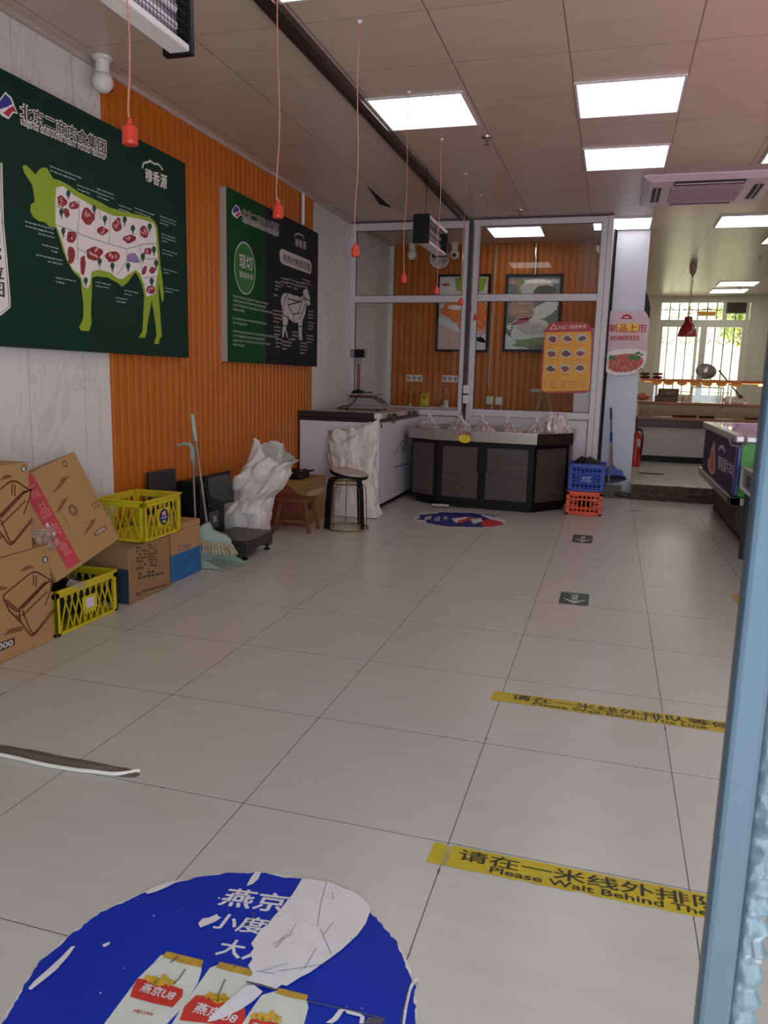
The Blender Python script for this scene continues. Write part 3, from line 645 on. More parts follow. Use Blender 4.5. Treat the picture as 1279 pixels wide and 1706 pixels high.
def carton(lb, x0, x1, y0, y1, z0, z1, m, grp=None, seam=True, flap=0.0):
    t = thing('cardboard_box', lb, 'cardboard box', ((x0+x1)/2, (y0+y1)/2, z0), group=grp)
    part('body', MB().box(x0, x1, y0, y1, z0, z1), m, t, smooth=0, bevel=.005)
    if seam:
        xm = (x0+x1)/2
        part('packing_tape', MB().box(xm-.024, xm+.024, y0+.004, y1-.004, z1, z1+.0012).box(xm-.024, xm+.024, y1, y1+.0012, z1-.06, z1), M_TAPE, t, smooth=0)
    return t
def tub_drawing(t, f):
    mb = MB(); wd = .007
    for ln in ([(147,1108),(205,1248),(219,1261),(236,1250),(352,1100)], [(152,1092),(306,925),(324,915)], [(120,1098),(300,915)], [(36,1035),(110,1096)], [(20,1030),(28,1000),(200,860),(225,850),(255,855),(325,900),(350,915)], [(20,1030),(40,1060),(105,1110),(128,1110),(140,1090),(300,930),(350,905)], [(40,1060),(60,1110),(135,1180)], [(128,1110),(135,1180),(195,1265),(215,1275),(235,1262),(360,1110)], [(350,915),(330,990),(300,1070)], [(150,1140),(310,985)], [(222,870),(222,940)], [(240,880),(240,950)], [(110,1140),(110,1170)], [(124,1140),(124,1180)]): PF.line(mb, f(ln), wd, 2)
    part('container_drawing', mb, mat('box_line_drawing', '#5b2f16', .7), t, smooth=0)
    mb = MB()
    for pg in ([(130,850),(165,815),(200,805),(228,822),(170,838)], [(-30,960),(0,945),(55,955),(20,972),(-20,975)], [(20,1280),(60,1230),(120,1215),(175,1210),(140,1245),(60,1262)]): PF.poly(mb, f(pg), 2)
    part('mountain_print', mb, mat('box_print_rust', '#7a4a24', .7), t, smooth=0)
    mb = MB(); P = f([(300, 768)])[0]; PF.blob(mb, P[0], P[1], 4.2, 5.5, 2, 0, 16, 0); PF.blob(mb, P[0], P[1], 2.6, 3.6, 3, 1, 10, .3)
    part('eco_mark', mb, [M_NAVY, M_PALE], t, smooth=0)
t = carton('tan carton with a drawn lidded tub, bottom of the left stack', -1.86, XF, .26, .957, 0, .445, M_CARD, 'cartons printed with a lidded tub')
tub_drawing(t, c3)
mb = MB(); PF.poly(mb, c3([(-60, 1345), (97, 1283), (98, 1335), (-60, 1405)]), 2, 0); PF.quadtext(mb, '1000', c3([(-45, 1338), (85, 1298), (85, 1338), (-45, 1382)]), 4, .03, 1)
part('count_print', mb, [M_INK, M_PALE], t, smooth=0)
t = carton('tan carton with a drawn lidded tub, top of the left stack', -1.84, XF, .20, .855, .447, .825, M_CARD, 'cartons printed with a lidded tub')
tub_drawing(t, lambda pts: c3([(x-143, y-605) for x, y in pts]))
part('top_flap', MB().obox((-1.62, .55, .827), (-.2, 0, .012), (0, .3, 0), (0, 0, .004)), M_CARD2, t, smooth=0)

# carton tilted onto the crate
BL = Vector((-1.43, 1.0, .262)); ex = Vector((0, .49, .08)); upv = Vector((-.17, -.10, .44)).normalized()*.49; ex = (ex-upv*ex.dot(upv)/upv.length_squared); nn = ex.cross(upv).normalized()
t = thing('cardboard_box', 'tilted carton with a red printed band leaning on the yellow crate', 'cardboard box', BL)
part('body', MB().obox(BL, ex, upv, -nn*.23), M_CARD, t, smooth=0, bevel=.004)
def TB(a, b, l=1): return BL+ex*a+upv*b+nn*(.0012*l)
mb = MB(); mb.poly([TB(.17, .04), TB(.36, .04), TB(.36, .985), TB(.17, .985)])
for a, b in ((.2, .1), (.22, .32)): pass
bp_ = part('red_band', mb, M_REDP, t, smooth=0)
def tbtext(txt, a0, a1, b0, b1, l=2, bold=.02, mb=None, vertical=False, m=0):
    mb = mb or MB(); vs, fs = text2d(txt, bold)
    mb.add([TB(a0+(a1-a0)*x, b0+(b1-b0)*y, l) for x, y in vs], fs, m); return mb
mb = MB()
for i, ch in enumerate('精品肉盒'): tbtext(ch, .21, .33, .76-i*.2, .9-i*.2, 2, .02, mb)
part('band_lettering', mb, mat('box_print_pale_red', '#c0645f', .7), bp_, smooth=0)
mb = MB()
for a, b, s in ((.62, .78, 1), (.50, .60, .8), (.70, .28, .9)):
    mb.poly([TB(a-.17*s, b-.05), TB(a-.06*s, b-.005*s), TB(a-.01*s, b+.012*s), TB(a+.05*s, b+.045*s), TB(a+.10*s, b+.035), TB(a+.16*s, b+.035), TB(a+.10*s, b+.01), TB(a-.02, b-.03)])
for i in range(16): mb.poly([TB(.44, .36+i*.014), TB(.455, .36+i*.014), TB(.455, .367+i*.014), TB(.44, .367+i*.014)])
mb.poly([TB(.70, .155), TB(.90, .155), TB(.90, .205), TB(.70, .205)])
part('mountain_print', mb, mat('box_print_rust', '#7a4a24', .7), t, smooth=0)
tq = tbtext('1000', .73, .87, .165, .195, 2, .02); part('count_print', tq, M_PALE, t, smooth=0)
mb = MB()
ring = lambda a, b, r, l: [TB(a+r*math.cos(q)/.5, b+r*math.sin(q)/.5, l) for q in [2*PI*i/24 for i in range(24)]]
for r0 in (.028, .017):
    A = ring(.60, .50, r0, 1); B2 = ring(.60, .50, r0*.8, 1); mb.add(A+B2, [(i, (i+1) % 24, 24+(i+1) % 24, 24+i) for i in range(24)])
A = ring(.80, .93, .016, 1); B2 = ring(.80, .93, .011, 1); mb.add(A+B2, [(i, (i+1) % 24, 24+(i+1) % 24, 24+i) for i in range(24)])
for q in ((.86, .40), (.92, .40)):
    for d in ((0, 0, .045, .006), (0, .05, .045, .006), (0, 0, .006, .05), (.04, 0, .006, .056)): mb.poly([TB(q[0]+d[0], q[1]+d[1]), TB(q[0]+d[0]+d[2], q[1]+d[1]), TB(q[0]+d[0]+d[2], q[1]+d[1]+d[3]), TB(q[0]+d[0], q[1]+d[1]+d[3])])
part('stamp_print', mb, M_INK, t, smooth=0)
def crinkle(mb, o, ex_, ey_, amp, seed, nu=14, nv=14):
    o, ex_, ey_ = map(Vector, (o, ex_, ey_)); n_ = ex_.cross(ey_).normalized()
    return mb.grid(lambda a, b: o+ex_*a+ey_*b+n_*amp*(noise.noise(Vector((a*5, b*5, seed)))+.5*noise.noise(Vector((a*11, b*11, seed+4)))), nu, nv)
M_FILM = thin_glass('plastic_film', (.93, .92, .9, 1), 2.2, .12, .13)
part('plastic_wrap', crinkle(MB(), TB(-.01, .28, 4), ex*.26, upv*.24, .012, 2), M_FILM, t)

# yellow lattice crates
M_YEL = mat('yellow_crate_plastic', '#bca81a', .4, var=.06)
def lattice_crate(lb, loc, L, W, H, rotz=0, label='badge'):
    t = thing('plastic_crate', lb, 'crate', loc, (0, 0, rotz), 'yellow lattice crates')
    a, b = W/2, L/2; w = .03; fr = MB()
    for sx in (-1, 1):
        for sy in (-1, 1):
            fr.obox((sx*a, sy*b, .001), (-sx*w, 0, 0), (0, -sy*.012, 0), (0, 0, H-.001)); fr.obox((sx*a, sy*b, .001), (-sx*.010, 0, 0), (0, -sy*w, 0), (0, 0, H-.001))
    for z, h in ((.001, .016), (H-.034, .034)):
        for s in (-1, 1):
            fr.box(s*a, s*(a-.010), -b, b, z, z+h); fr.box(-a, a, s*b, s*(b-.010), z, z+h)
    for s in (-1, 1):
        fr.box(s*(a+.006), s*(a-.008), -b-.006, b+.006, H-.008, H+.004); fr.box(-a-.006, a+.006, s*(b+.006), s*(b-.008), H-.008, H+.004)
    part('frame', fr, M_YEL, t, local=True, smooth=0, bevel=.002)
    part('base', MB().box(-a+.01, a-.01, -b+.01, b-.01, .002, .012), M_YEL, t, local=True, smooth=0)
    z0, z1 = .016, H-.034
    for ax, s in (('x', 1), ('x', -1), ('y', 1), ('y', -1)):
        mb = MB(); half = b-w if ax == 'x' else a-w; n = max(3, round(half*2/.047)); st = half*2/n
        for i in range(-1, n+1):
            for dr in (1, -1):
                q0, q1 = -half+st*i, -half+st*(i+1)
                if dr < 0: q0, q1 = q1, q0
                e0, e1 = (q0, z0), (q1+ (st*.2 if dr > 0 else -st*.2), z1)
                if min(e0[0], e1[0]) < -half-.001 or max(e0[0], e1[0]) > half+.001: continue
                P = lambda c, z: Vector((s*(a-.005), c, z)) if ax == 'x' else Vector((c, s*(b-.005), z))
                mb.bar(P(*e0), P(*e1), .0048, .005, (1, 0, 0) if ax == 'x' else (0, 1, 0))
        part('side_lattice', mb, M_YEL, t, local=True, smooth=0)
    return t
lower = lattice_crate('lower yellow crate on the floor under the tilted carton', (-1.59, 1.207, 0), .46, .32, .215)
pl = MB().box(.162, .168, -.05, .055, .075, .145); pl.prism([(.1675, -.05, .075), (.1675, -.035, .058), (.1675, .04, .058), (.1675, .055, .075)], (-.005, 0, 0))
part('label_tab', pl, M_YEL, lower, local=True, smooth=0, bevel=.002)
part('paper_label', MB().box(.168, .169, -.028, .03, .085, .132), mat('lilac_paper', '#c9bccb', .6), lower, local=True, smooth=0)
bagd = MB().grid(lambda a, b: Vector((-1.72+.26*a, 1.01+.40*b, .07+.125*math.sin(PI*a)**.5*math.sin(PI*b)**.5+.03*noise.noise(Vector((a*5, b*6, 1))))), 16, 20)
tag(part('plastic_bag', bagd, mat('black_bin_bag', '#08080a', .5, spec=.3)), 'black plastic bag filling the lower yellow crate', 'plastic bag')
# scrap of clear wrap over the crate rim
sc_ = crinkle(MB(), (-1.425, 1.045, .232), (.012, .11, -.045), (.006, .02, .03), .008, 8, 12, 6)
tag(part('plastic_scrap', sc_, M_FILM), 'torn strip of clear plastic hanging over the lower yellow crate', 'plastic scrap')

# printed carton with navy end, and the upper crate on it
t = carton('brown carton with printed text block and navy end under the upper yellow crate', -1.76, XF, 1.54, 1.935, 0, .300, M_CARD2)
part('navy_end', MB().box(-1.755, XF-.004, 1.538, 1.5395, .004, .19), M_NAVY, t, smooth=0)
mb = MB()
rg = random.Random(5)
def tiny(mb, u0, u1, v0, v1, rows, cols, lay=2, fill=.75, dv=0):
    for r in range(rows):
        for c in range(cols):
            if rg.random() > fill: continue
            a0 = u0+(u1-u0)*c/cols; a1 = a0+(u1-u0)/cols*.7; b0 = v0+(v1-v0)*r/rows; b1 = b0+(v1-v0)/rows*.62; s = -(a0-u0)*dv
            PF.poly(mb, [(a0, b0+s), (a1, b0+s-(a1-a0)*dv), (a1, b1+s-(a1-a0)*dv), (a0, b1+s)], lay)
tiny(mb, 227, 244, 911, 951, 7, 4, dv=.1); tiny(mb, 246, 262, 907, 946, 8, 5, dv=.1); tiny(mb, 230, 274, 955, 967, 2, 6, fill=.9, dv=.2)
PF.quadtext(mb, '净重', [(226, 988), (234, 986), (234, 992), (226, 994)], 2, .03); tiny(mb, 235, 279, 984, 990, 1, 11, fill=1, dv=.28)
part('printed_text', mb, M_INK, t, smooth=0)
up = lattice_crate('upper yellow crate with a round badge resting on the brown cartons', (-1.580, 1.872, .303), .385, .30, .225, .02)
bd = MB().lathe([(.045, 0), (.045, .0035), (.0, .0035)], (.151, .0, .115), 28, axis=(1, 0, 0)); part('badge_plate', MB().box(.148, .152, -.06, .06, .065, .165), M_YEL, up, local=True, smooth=0, bevel=.002)
b_ = part('round_badge', bd, mat('badge_navy', '#22204a', .4), up, local=True)
mb = MB().box(.1545, .1552, -.018, .018, .125, .145, 0).box(.1545, .1552, -.028, .028, .105, .118, 1).box(.1545, .1552, -.015, .015, .083, .095, 2)
part('badge_print', mb, [mat('badge_pink', '#d69aa0', .5), mat('badge_lilac', '#8c87b8', .5), mat('badge_yellow', '#c9b95a', .5)], b_, local=True, smooth=0)

t = carton('brown carton with a blue lower half beside the dustpan', -1.80, -1.452, 1.985, 2.315, 0, .300, M_CARD, seam=False)
part('closed_flap', MB().box(-1.80, -1.452, 2.085, 2.315, .3005, .334), M_CARD, t, smooth=0, bevel=.004)
PG = Plane('x', -1.452, 1); z = MB().box(-1.78, -1.4515, 1.986, 2.3145, .004, .17)
part('blue_half', MB().poly([(-1.4508, 1.987, .004), (-1.4508, 2.313, .004), (-1.4508, 2.313, .165), (-1.4508, 1.987, .165)]).poly([(-1.453, 1.9842, .004), (-1.79, 1.9842, .004), (-1.79, 1.9842, .165), (-1.453, 1.9842, .165)]), M_BLUEP, t, smooth=0)
mb = MB(); PG.quadtext(mb, '2·5kg', [(296, 909), (318, 902), (318, 914), (296, 922)], 2, 0); part('written_mark', mb, mat('marker_violet', '#5a4a6e', .7), t, smooth=0)

# broom and long-handled dustpan
M_TEAL = mat('pale_teal_plastic', '#8ea195', .5); M_BRIS = mat('broom_bristle', '#b5a888', .8, var=.3, scale=80, stretch=(1, 1, .1)); M_ROD = mat('grey_metal_rod', '#8d8781', .35, .8)
t = thing('broom', 'pale green broom standing upright in its dustpan', 'broom', (-1.40, 2.44, .05))
top = Vector((-1.545, 2.40, .965)); neck = Vector((-1.470, 2.43, .275))
part('handle', MB().tube([neck, neck+(top-neck)*.76], .0085, 10), M_ROD, t); part('grip', MB().tube([neck+(top-neck)*.76, top], [.0135, .0125], 12), M_TEAL, t)
hd = MB(); hp = [(-1.53, 2.41, .180), (-1.525, 2.41, .25), (-1.475, 2.43, .285), (-1.455, 2.435, .285), (-1.43, 2.44, .235), (-1.36, 2.47, .205), (-1.325, 2.475, .172), (-1.325, 2.475, .152)]
hd.prism([Vector(q)+Vector((.012, -.03, 0)) for q in hp], (-.024, .06, 0)); part('head', hd, M_TEAL, t, bevel=.006)
br = MB(); rg2 = random.Random(3)
for i in range(22):
    for j in range(3):
        f_ = i/21; b0 = Vector((-1.522+.19*f_, 2.412+.062*f_, .184-.03*f_))+Vector((.010, -.026, 0))*(1-j); b1 = b0+Vector(((f_-.35)*.06+rg2.uniform(-.006, .006), (1-j)*-.012+rg2.uniform(-.006, .006)+.01*f_, -.088+.012*f_+rg2.uniform(0, .008)))
        br.tube([b0, b1], [.0038, .0030], 5)
part('bristles', br, M_BRIS, t, smooth=0)
t = thing('dustpan', 'pale green long handled dustpan on the floor before the scale', 'dustpan', (-1.42, 2.45, 0))
A = [bp(331, 950, 'z', 0), bp(372, 950, 'z', 0), bp(397, 932, 'z', 0)]
dp = MB()
f0, f1, b1, b0 = Vector((-1.335, 2.36, .002)), Vector((-1.265, 2.585, .002)), Vector((-1.535, 2.615, .002)), Vector((-1.575, 2.36, .002))
def slab(mb, P, th): mb.prism(P, th)
slab(dp, [f0, f1, b1, b0], (0, 0, .005))
slab(dp, [b0, b1, b1+Vector((0, 0, .085)), b0+Vector((0, 0, .085))], (.006, 0, 0))
slab(dp, [b0, f0, f0+Vector((0, 0, .006)), b0+(f0-b0)*.45+Vector((0, 0, .06)), b0+Vector((0, 0, .085))], (0, .006, 0))
slab(dp, [b1, f1, f1+Vector((0, 0, .006)), b1+(f1-b1)*.45+Vector((0, 0, .06)), b1+Vector((0, 0, .085))], (0, -.006, 0))
part('pan', dp, M_TEAL, t, smooth=0, bevel=.002)
part('rubber_lip', MB().prism([f0, f1, f1+Vector((.02, .003, 0)), f0+Vector((.02, -.003, 0))], (0, 0, .004)), mat('dirty_rubber_lip', '#8a8574', .7, var=.3), t, smooth=0)
dh = Vector((-1.565, 2.46, .08)); dt_ = Vector((-1.570, 2.44, .72))
part('handle', MB().tube([dh, dt_], .008, 10), M_ROD, t)
part('hook', MB().tube([dt_-Vector((0, 0, .05)), dt_+Vector((0, 0, .035)), dt_+Vector((-.018, 0, .052)), dt_+Vector((-.05, 0, .055)), dt_+Vector((-.105, 0, .045))], [.013, .014, .013, .012, .009], 10), M_TEAL, t)

# floor scale with its terminal
M_SC = mat('scale_grey_metal', '#4b4640', .4, .7, scale=8); M_SCD = mat('scale_dark_casting', '#2c2a28', .5)
t = thing('weighing_scale', 'low floor scale with black touch screen terminal behind its grey platform', 'scale', (-1.45, 2.85, 0))
part('platform', MB().box(-1.60, -1.29, 2.635, 3.06, .105, .135), M_SC, t, smooth=0, bevel=.008)
bs = MB().box(-1.60, -1.30, 2.645, 3.05, .06, .105).box(-1.60, -1.30, 2.645, 2.72, .035, .06).box(-1.60, -1.30, 2.98, 3.05, .035, .06).box(-1.6, -1.57, 2.645, 3.05, .035, .06)
part('base', bs, M_SCD, t, smooth=0, bevel=.004)
for x in (-1.33, -1.57):
    for y in (2.675, 3.02): part('foot', MB().lathe([(.020, 0), (.022, .012), (.010, .016), (.010, .04)], (x, y, .001), 14), M_BLACK, t)
tw = MB().box(-1.83, -1.635, 2.66, 2.98, .002, .50)
tt = part('terminal_body', tw, M_BLACK, t, smooth=0, bevel=.012)
mn = MB().obox((-1.632, 2.715, .315), (.0, .355, 0), (.025, 0, .005), (-.03, 0, .222)); part('screen_housing', mn, M_BLACK, t, smooth=0, bevel=.006)
part('screen', MB().obox((-1.6065, 2.727, .335), (.0, .33, 0), (.0012, 0, 0), (-.0245, 0, .185)), mat('screen_glass', '#25262a', .12), t, smooth=0)
part('printer_slot', MB().box(-1.635, -1.615, 2.735, 2.85, .17, .29), mat('printer_grey', '#3c3b3c', .4), t, smooth=0, bevel=.006)
part('printer_button', MB().box(-1.615, -1.612, 2.77, 2.815, .215, .255), mat('printer_button_grey', '#8a8784', .4), t, smooth=0)
pb = MB().obox((-1.80, 2.34, .002), (-.03, 0, 0), (.02, .27, 0), (-.035, .03, .585))
tag(part('charcoal_board', pb, mat('charcoal_plastic', '#2a2729', .5), smooth=0, bevel=.006), 'charcoal flat panel leaning on the orange slats behind the dustpan', 'panel')

# woven sacks
def sack_mat():
    k = NT('woven_white_sack'); p = k.n('ShaderNodeTexCoord').outputs['Object']
    wv = k.n('ShaderNodeTexWave', wave_type='BANDS', bands_direction='Z'); k.l(p, wv.inputs[0]); wv.inputs['Scale'].default_value = 90
    n1 = k.noise(p, 9, 4); k.l(k.ramp(n1, [(.3, lin('#c4bdb4')), (.7, lin('#d9d4cd'))]), k.b.inputs['Base Color']); k.b.inputs['Roughness'].default_value = .55
    n2 = k.noise(p, 22, 5, .6, 1.5); k.bump(k.math('ADD', k.math('MULTIPLY', wv.outputs[0], .08), n2), .5, .012)
    return k.m
M_SACK = sack_mat()
def loft(rings, n, seed, wob, nsub=6, peaks=()):     # rings: centre, radius x, radius y, tilt in z across x, wrinkle
    def at(u, v):
        f = v*(len(rings)-1); i = min(int(f), len(rings)-2); w_ = f-i; w_ = w_*w_*(3-2*w_)
        A, B = rings[i], rings[i+1]; q = [a*(1-w_)+b*w_ for a, b in zip(A, B)]
        th = 2*PI*u; ca, sa = math.cos(th), math.sin(th)
        nz = noise.noise(Vector((ca*1.6+seed, sa*1.6, v*4)))+.55*noise.noise(Vector((ca*4+seed, sa*4, v*7)))+.3*noise.noise(Vector((ca*9, sa*9+seed, v*12)))
        k = 1+wob*nz*q[7]
        sq = (abs(ca)**4+abs(sa)**4)**-.25*.5+.5
        return Vector((q[0]+q[3]*ca*k*sq, q[1]+q[4]*sa*k*sq, max(.004, q[2]+q[5]*ca+q[6]*sa+wob*.12*nz*q[7]*v+v**5*sum(h_*max(0, math.cos(th-a_))**p_ for a_, h_, p_ in peaks))))
    return MB().grid(at, n, len(rings)*nsub, wrap=True)
r1 = [(-1.64,3.30,.004,.05,.05,0,0,.2),(-1.64,3.30,.006,.185,.165,0,0,.5),(-1.645,3.30,.10,.195,.175,0,0,.8),(-1.63,3.29,.22,.185,.165,0,0,1),(-1.585,3.28,.31,.155,.14,.01,0,1.3),(-1.535,3.27,.38,.165,.14,.0,0,1.6),(-1.47,3.27,.48,.18,.14,.02,.01,1.5),(-1.42,3.28,.57,.17,.12,.01,.02,1.6),(-1.38,3.29,.640,.15,.075,-.06,.03,1.5)]
tag(part('woven_sack', loft(r1, 80, 1.3, .26, 6, ((3.5, .07, 6), (1.7, .05, 10), (5.9, .03, 6))), M_SACK, smooth=180, solid=.002), 'bulging white woven sack behind the floor scale', 'sack')
r2 = [(-1.20,4.60,.004,.05,.05,0,0,.2),(-1.19,4.59,.005,.235,.15,0,0,.6),(-1.21,4.61,.10,.205,.14,0,0,.8),(-1.225,4.64,.24,.19,.13,0,0,.9),(-1.245,4.68,.36,.185,.11,0,0,1.2),(-1.28,4.72,.5,.20,.085,0,0,1.4),(-1.30,4.74,.62,.215,.07,.0,0,1.4),(-1.315,4.755,.745,.225,.045,.035,0,1.5)]
s2 = tag(part('woven_sack', loft(r2, 80, 5.1, .26, 6, ((3.3, .03, 6), (6.0, .05, 5), (1.0, .03, 8))), M_SACK, smooth=180, solid=.002), 'cream woven sack propped against the end of the chest freezer', 'sack')
PS = Plane('y', 4.60, -1); mb = MB(); PS.quadtext(mb, 'SAGRINDLY', [(567, 735), (592, 722), (593, 728), (568, 740)], 1, 0)
mb.v = [q+Vector((0, .03, 0)) for q in mb.v]
part('sack_lettering', mb, mat('sack_print_grey', '#5c554f', .7), s2, smooth=0)

# small wooden stool with carton behind
M_STW = mat('reddish_brown_wood', '#6b3b22', .5, var=.2, scale=6, stretch=(1, 12, 1))
t = thing('wooden_stool', 'low brown wooden stool with splayed legs beside the white sack', 'stool', (-1.42, 3.78, 0))
part('seat', MB().box(-1.545, -1.285, 3.655, 3.865, .235, .262), M_STW, t, smooth=0, bevel=.004)
for sx in (-1, 1):
    for sy in (-1, 1): part('leg', MB().bar((-1.415+sx*.145, 3.76+sy*.10, .001), (-1.415+sx*.105, 3.76+sy*.075, .236), .028, .022, (0, 1, 0)), M_STW, t, smooth=0, bevel=.003)
part('apron', MB().box(-1.525, -1.305, 3.68, 3.695, .16, .236).box(-1.525, -1.305, 3.825, 3.84, .16, .236), mat('apron_dark_red', '#63291f', .55), t, smooth=0)
part('stretcher', MB().box(-1.545, -1.285, 3.672, 3.688, .07, .095), M_STW, t, smooth=0)
t = carton('worn red and brown carton behind the small wooden stool', -1.80, -1.405, 3.90, 4.37, 0, .372, card_mat('cardboard_worn', '#8f6a35', .3))
part('red_end', MB().poly([(-1.79, 3.8985, .004), (-1.41, 3.8985, .004), (-1.41, 3.8985, .23), (-1.60, 3.8985, .368), (-1.79, 3.8985, .368)]), mat('box_worn_red', '#7a3a26', .8, var=.2), t, smooth=0)
part('worn_tape', crinkle(MB(), (-1.403, 3.93, .23), (0, .40, 0), (0, 0, .05), .003, 3, 20, 4), M_TAPE, t)
t = thing('black_device', 'black device with a tangle of cable on top of the worn carton', 'device', (-1.55, 4.05, .374))
part('case', MB().box(-1.66, -1.47, 3.97, 4.17, .375, .42), M_BLACK, t, smooth=0, bevel=.01)
part('cable', MB().tube([(-1.66+.09*math.cos(a*1.1)+.012*a, 4.15+.08*math.sin(a*1.1), .428+.008*math.sin(a*2.3)) for a in [i*.3 for i in range(45)]], .006, 6), M_BLACK, t)

# round stool with a wire ring base
t = thing('round_stool', 'round topped stool with bent black legs and a wire ring base', 'stool', (-1.07, 3.98, 0))
M_GOLD = mat('brassy_wire', '#8a754a', .35, .9); C = Vector((-1.075, 3.985, 0))
ca = Vector((.10, 0, 1)).normalized()
part('seat', MB().lathe([(.0, -.004), (.15, -.004), (.152, .0), (.150, .006), (0, .006)], C+Vector((.02, 0, .462)), 40, axis=(.17, -.02, 1)), mat('stool_top_grey', '#a99c94', .4), t)
part('seat_rim', MB().lathe([(.0, -.034), (.143, -.034), (.156, -.026), (.158, -.004), (.15, -.0035), (0, -.0035)], C+Vector((.02, 0, .462)), 40, axis=(.17, -.02, 1)), M_BLACK, t)
for a, wd in ((-2.35, .105), (-.35, .04), (1.15, .05)):
    d = Vector((math.cos(a), math.sin(a), 0)); P = [C+d*.03+Vector((0, 0, .415)), C+d*.10+Vector((0, 0, .418)), C+d*.135+Vector((0, 0, .40)), C+d*.15+Vector((0, 0, .34)), C+d*.17+Vector((0, 0, .02))]
    lb = MB(); sd2 = d.cross(Vector((0, 0, 1)))*wd
    for p, q in zip(P, P[1:]):
        n_ = (q-p).cross(sd2).normalized()*.012; lb.obox(p-sd2/2-n_/2, sd2, (q-p)*1.03, n_)
    part('leg', lb, M_BLACK, t, smooth=0, bevel=.003)
part('base_ring', MB().tube([C+Vector((.18*math.cos(a), .18*math.sin(a), .008)) for a in [2*PI*i/40 for i in range(40)]], .006, 8, closed=True), M_GOLD, t)
part('upper_ring', MB().tube([C+Vector((.12*math.cos(a), .12*math.sin(a), .372)) for a in [2*PI*i/40 for i in range(40)]], .006, 8, closed=True), M_GOLD, t)
for i in range(5):
    a = 2*PI*i/5+.35+PI*.9; part('wire_rod', MB().tube([C+Vector((.18*math.cos(a), .18*math.sin(a), .008)), C+Vector((.165*math.cos(a), .165*math.sin(a), .33)), C+Vector((.12*math.cos(a), .12*math.sin(a), .372))], .004, 6), M_GOLD, t)

# ================================================================== chest freezer, scale, display counter, crates
M_FRZ = mat('freezer_white', '#cfcad0', .35, var=.03); M_FRZD = mat('freezer_dark_trim', '#2a2023', .35); M_FRZL = mat('freezer_lid_grey', '#a59d98', .3)
t = thing('chest_freezer', 'white chest freezer with a dark rim standing under the price scale', 'freezer', (-1.46, 5.6, 0))
FX, FY0, FY1 = -1.075, 4.862, 6.34
part('body', MB().box(-1.855, FX, FY0, FY1, .045, .812), M_FRZ, t, smooth=0, bevel=.012)
part('plinth', MB().box(-1.83, FX-.03, FY0+.03, FY1-.02, .001, .05), M_BLACK, t, smooth=0)
part('rim', MB().box(-1.86, FX+.006, FY0-.006, FY1, .812, .842).box(-1.86, FX-.045, FY0-.008, FY0+.05, .842, .898), M_FRZD, t, smooth=0, bevel=.006)
for i, (a, b) in enumerate(((FY0+.055, 5.57), (5.60, FY1-.01))):
    ld = part('lid', MB().box(-1.85, FX+.012, a, b, .845, .897), M_FRZL, t, smooth=0, bevel=.008)
    for y in ((a+.16, a+.34) if i == 0 else (a+.22, a+.45)):
        part('handle', MB().box(FX+.010, FX+.045, y, y+.09, .858, .872).box(FX+.010, FX+.022, y, y+.09, .840, .885), M_FRZD, ld, smooth=0, bevel=.004)
part('corner_cap', MB().box(FX-.05, FX+.010, FY0-.006, FY0+.055, .845, .897), M_FRZ, t, smooth=0, bevel=.006)
pk = MB().box(FX+.012, FX+.03, 5.25, 5.285, .79, .825); pk.tube([(FX+.02, 5.255, .825), (FX+.02, 5.255, .85), (FX+.02, 5.28, .85), (FX+.02, 5.28, .825)], .004, 6)
tag(part('padlock', pk, mat('brass_padlock', '#6d5a3c', .4, .8), smooth=0, bevel=.002), 'small padlock hanging on the freezer lid handles', 'padlock')
PZ = Plane('x', FX, 1)
part('round_logo', MB().lathe([(.023, 0), (.023, .002), (0, .002)], bp(635, 710, 'x', FX), 18, axis=(1, 0, 0)), M_BLACK, t)
mb = MB()
PZ.quadtext(mb, '大红门', [(668, 742), (679, 732), (679, 748), (668, 757)], 1, .02)
PZ.line(mb, [(656, 758), (662, 747), (668, 738), (674, 734)], .012, 1); PZ.quadtext(mb, '肉食', [(674, 722), (681, 716), (681, 738), (674, 744)], 1, .02)
for i in range(11): a = 657+i*2.2; PZ.poly(mb, [(a, 777-i*.6), (a+1.5, 776.6-i*.6), (a+1.5, 780-i*.6), (a, 780.4-i*.6)], 1)
part('printed_logo', mb, mat('freezer_print_violet', '#4d4560', .5), t, smooth=0)

# price computing scale with pole display
M_PS = mat('scale_silver_grey', '#8d8a88', .4, .3); M_PSD = mat('scale_pole_bronze', '#6b4f44', .4, .4)
t = thing('price_scale', 'grey price scale with a pole display standing on the chest freezer', 'scale', (-1.42, 5.55, .898))
PZ0 = .904
bd = MB(); bd.prism([(-1.57, 5.36, PZ0+.012), (-1.215, 5.36, PZ0+.012), (-1.215, 5.68, PZ0+.012), (-1.57, 5.68, PZ0+.012)], (0, 0, .03))
bd.prism([(-1.56, 5.37, PZ0+.042), (-1.22, 5.37, PZ0+.042), (-1.24, 5.37, PZ0+.065), (-1.31, 5.37, PZ0+.115), (-1.56, 5.37, PZ0+.115)], (0, .30, 0))
part('body', bd, M_PS, t, smooth=0, bevel=.006)
kp = MB()
for i in range(5):
    for j in range(5): a = PZ0+.068+.0093*j; kp.box(-1.240-.0130*j, -1.231-.0130*j, 5.43+i*.042, 5.46+i*.042, a-.002, a+.006)
part('keypad', kp, mat('scale_keys', '#5f5c5c', .5), t, smooth=0)
part('tray', MB().box(-1.575, -1.275, 5.35, 5.69, PZ0+.138, PZ0+.147), M_STEEL, t, smooth=0, bevel=.003)
part('tray_support', MB().box(-1.56, -1.33, 5.42, 5.63, PZ0+.113, PZ0+.139), M_PSD, t, smooth=0)
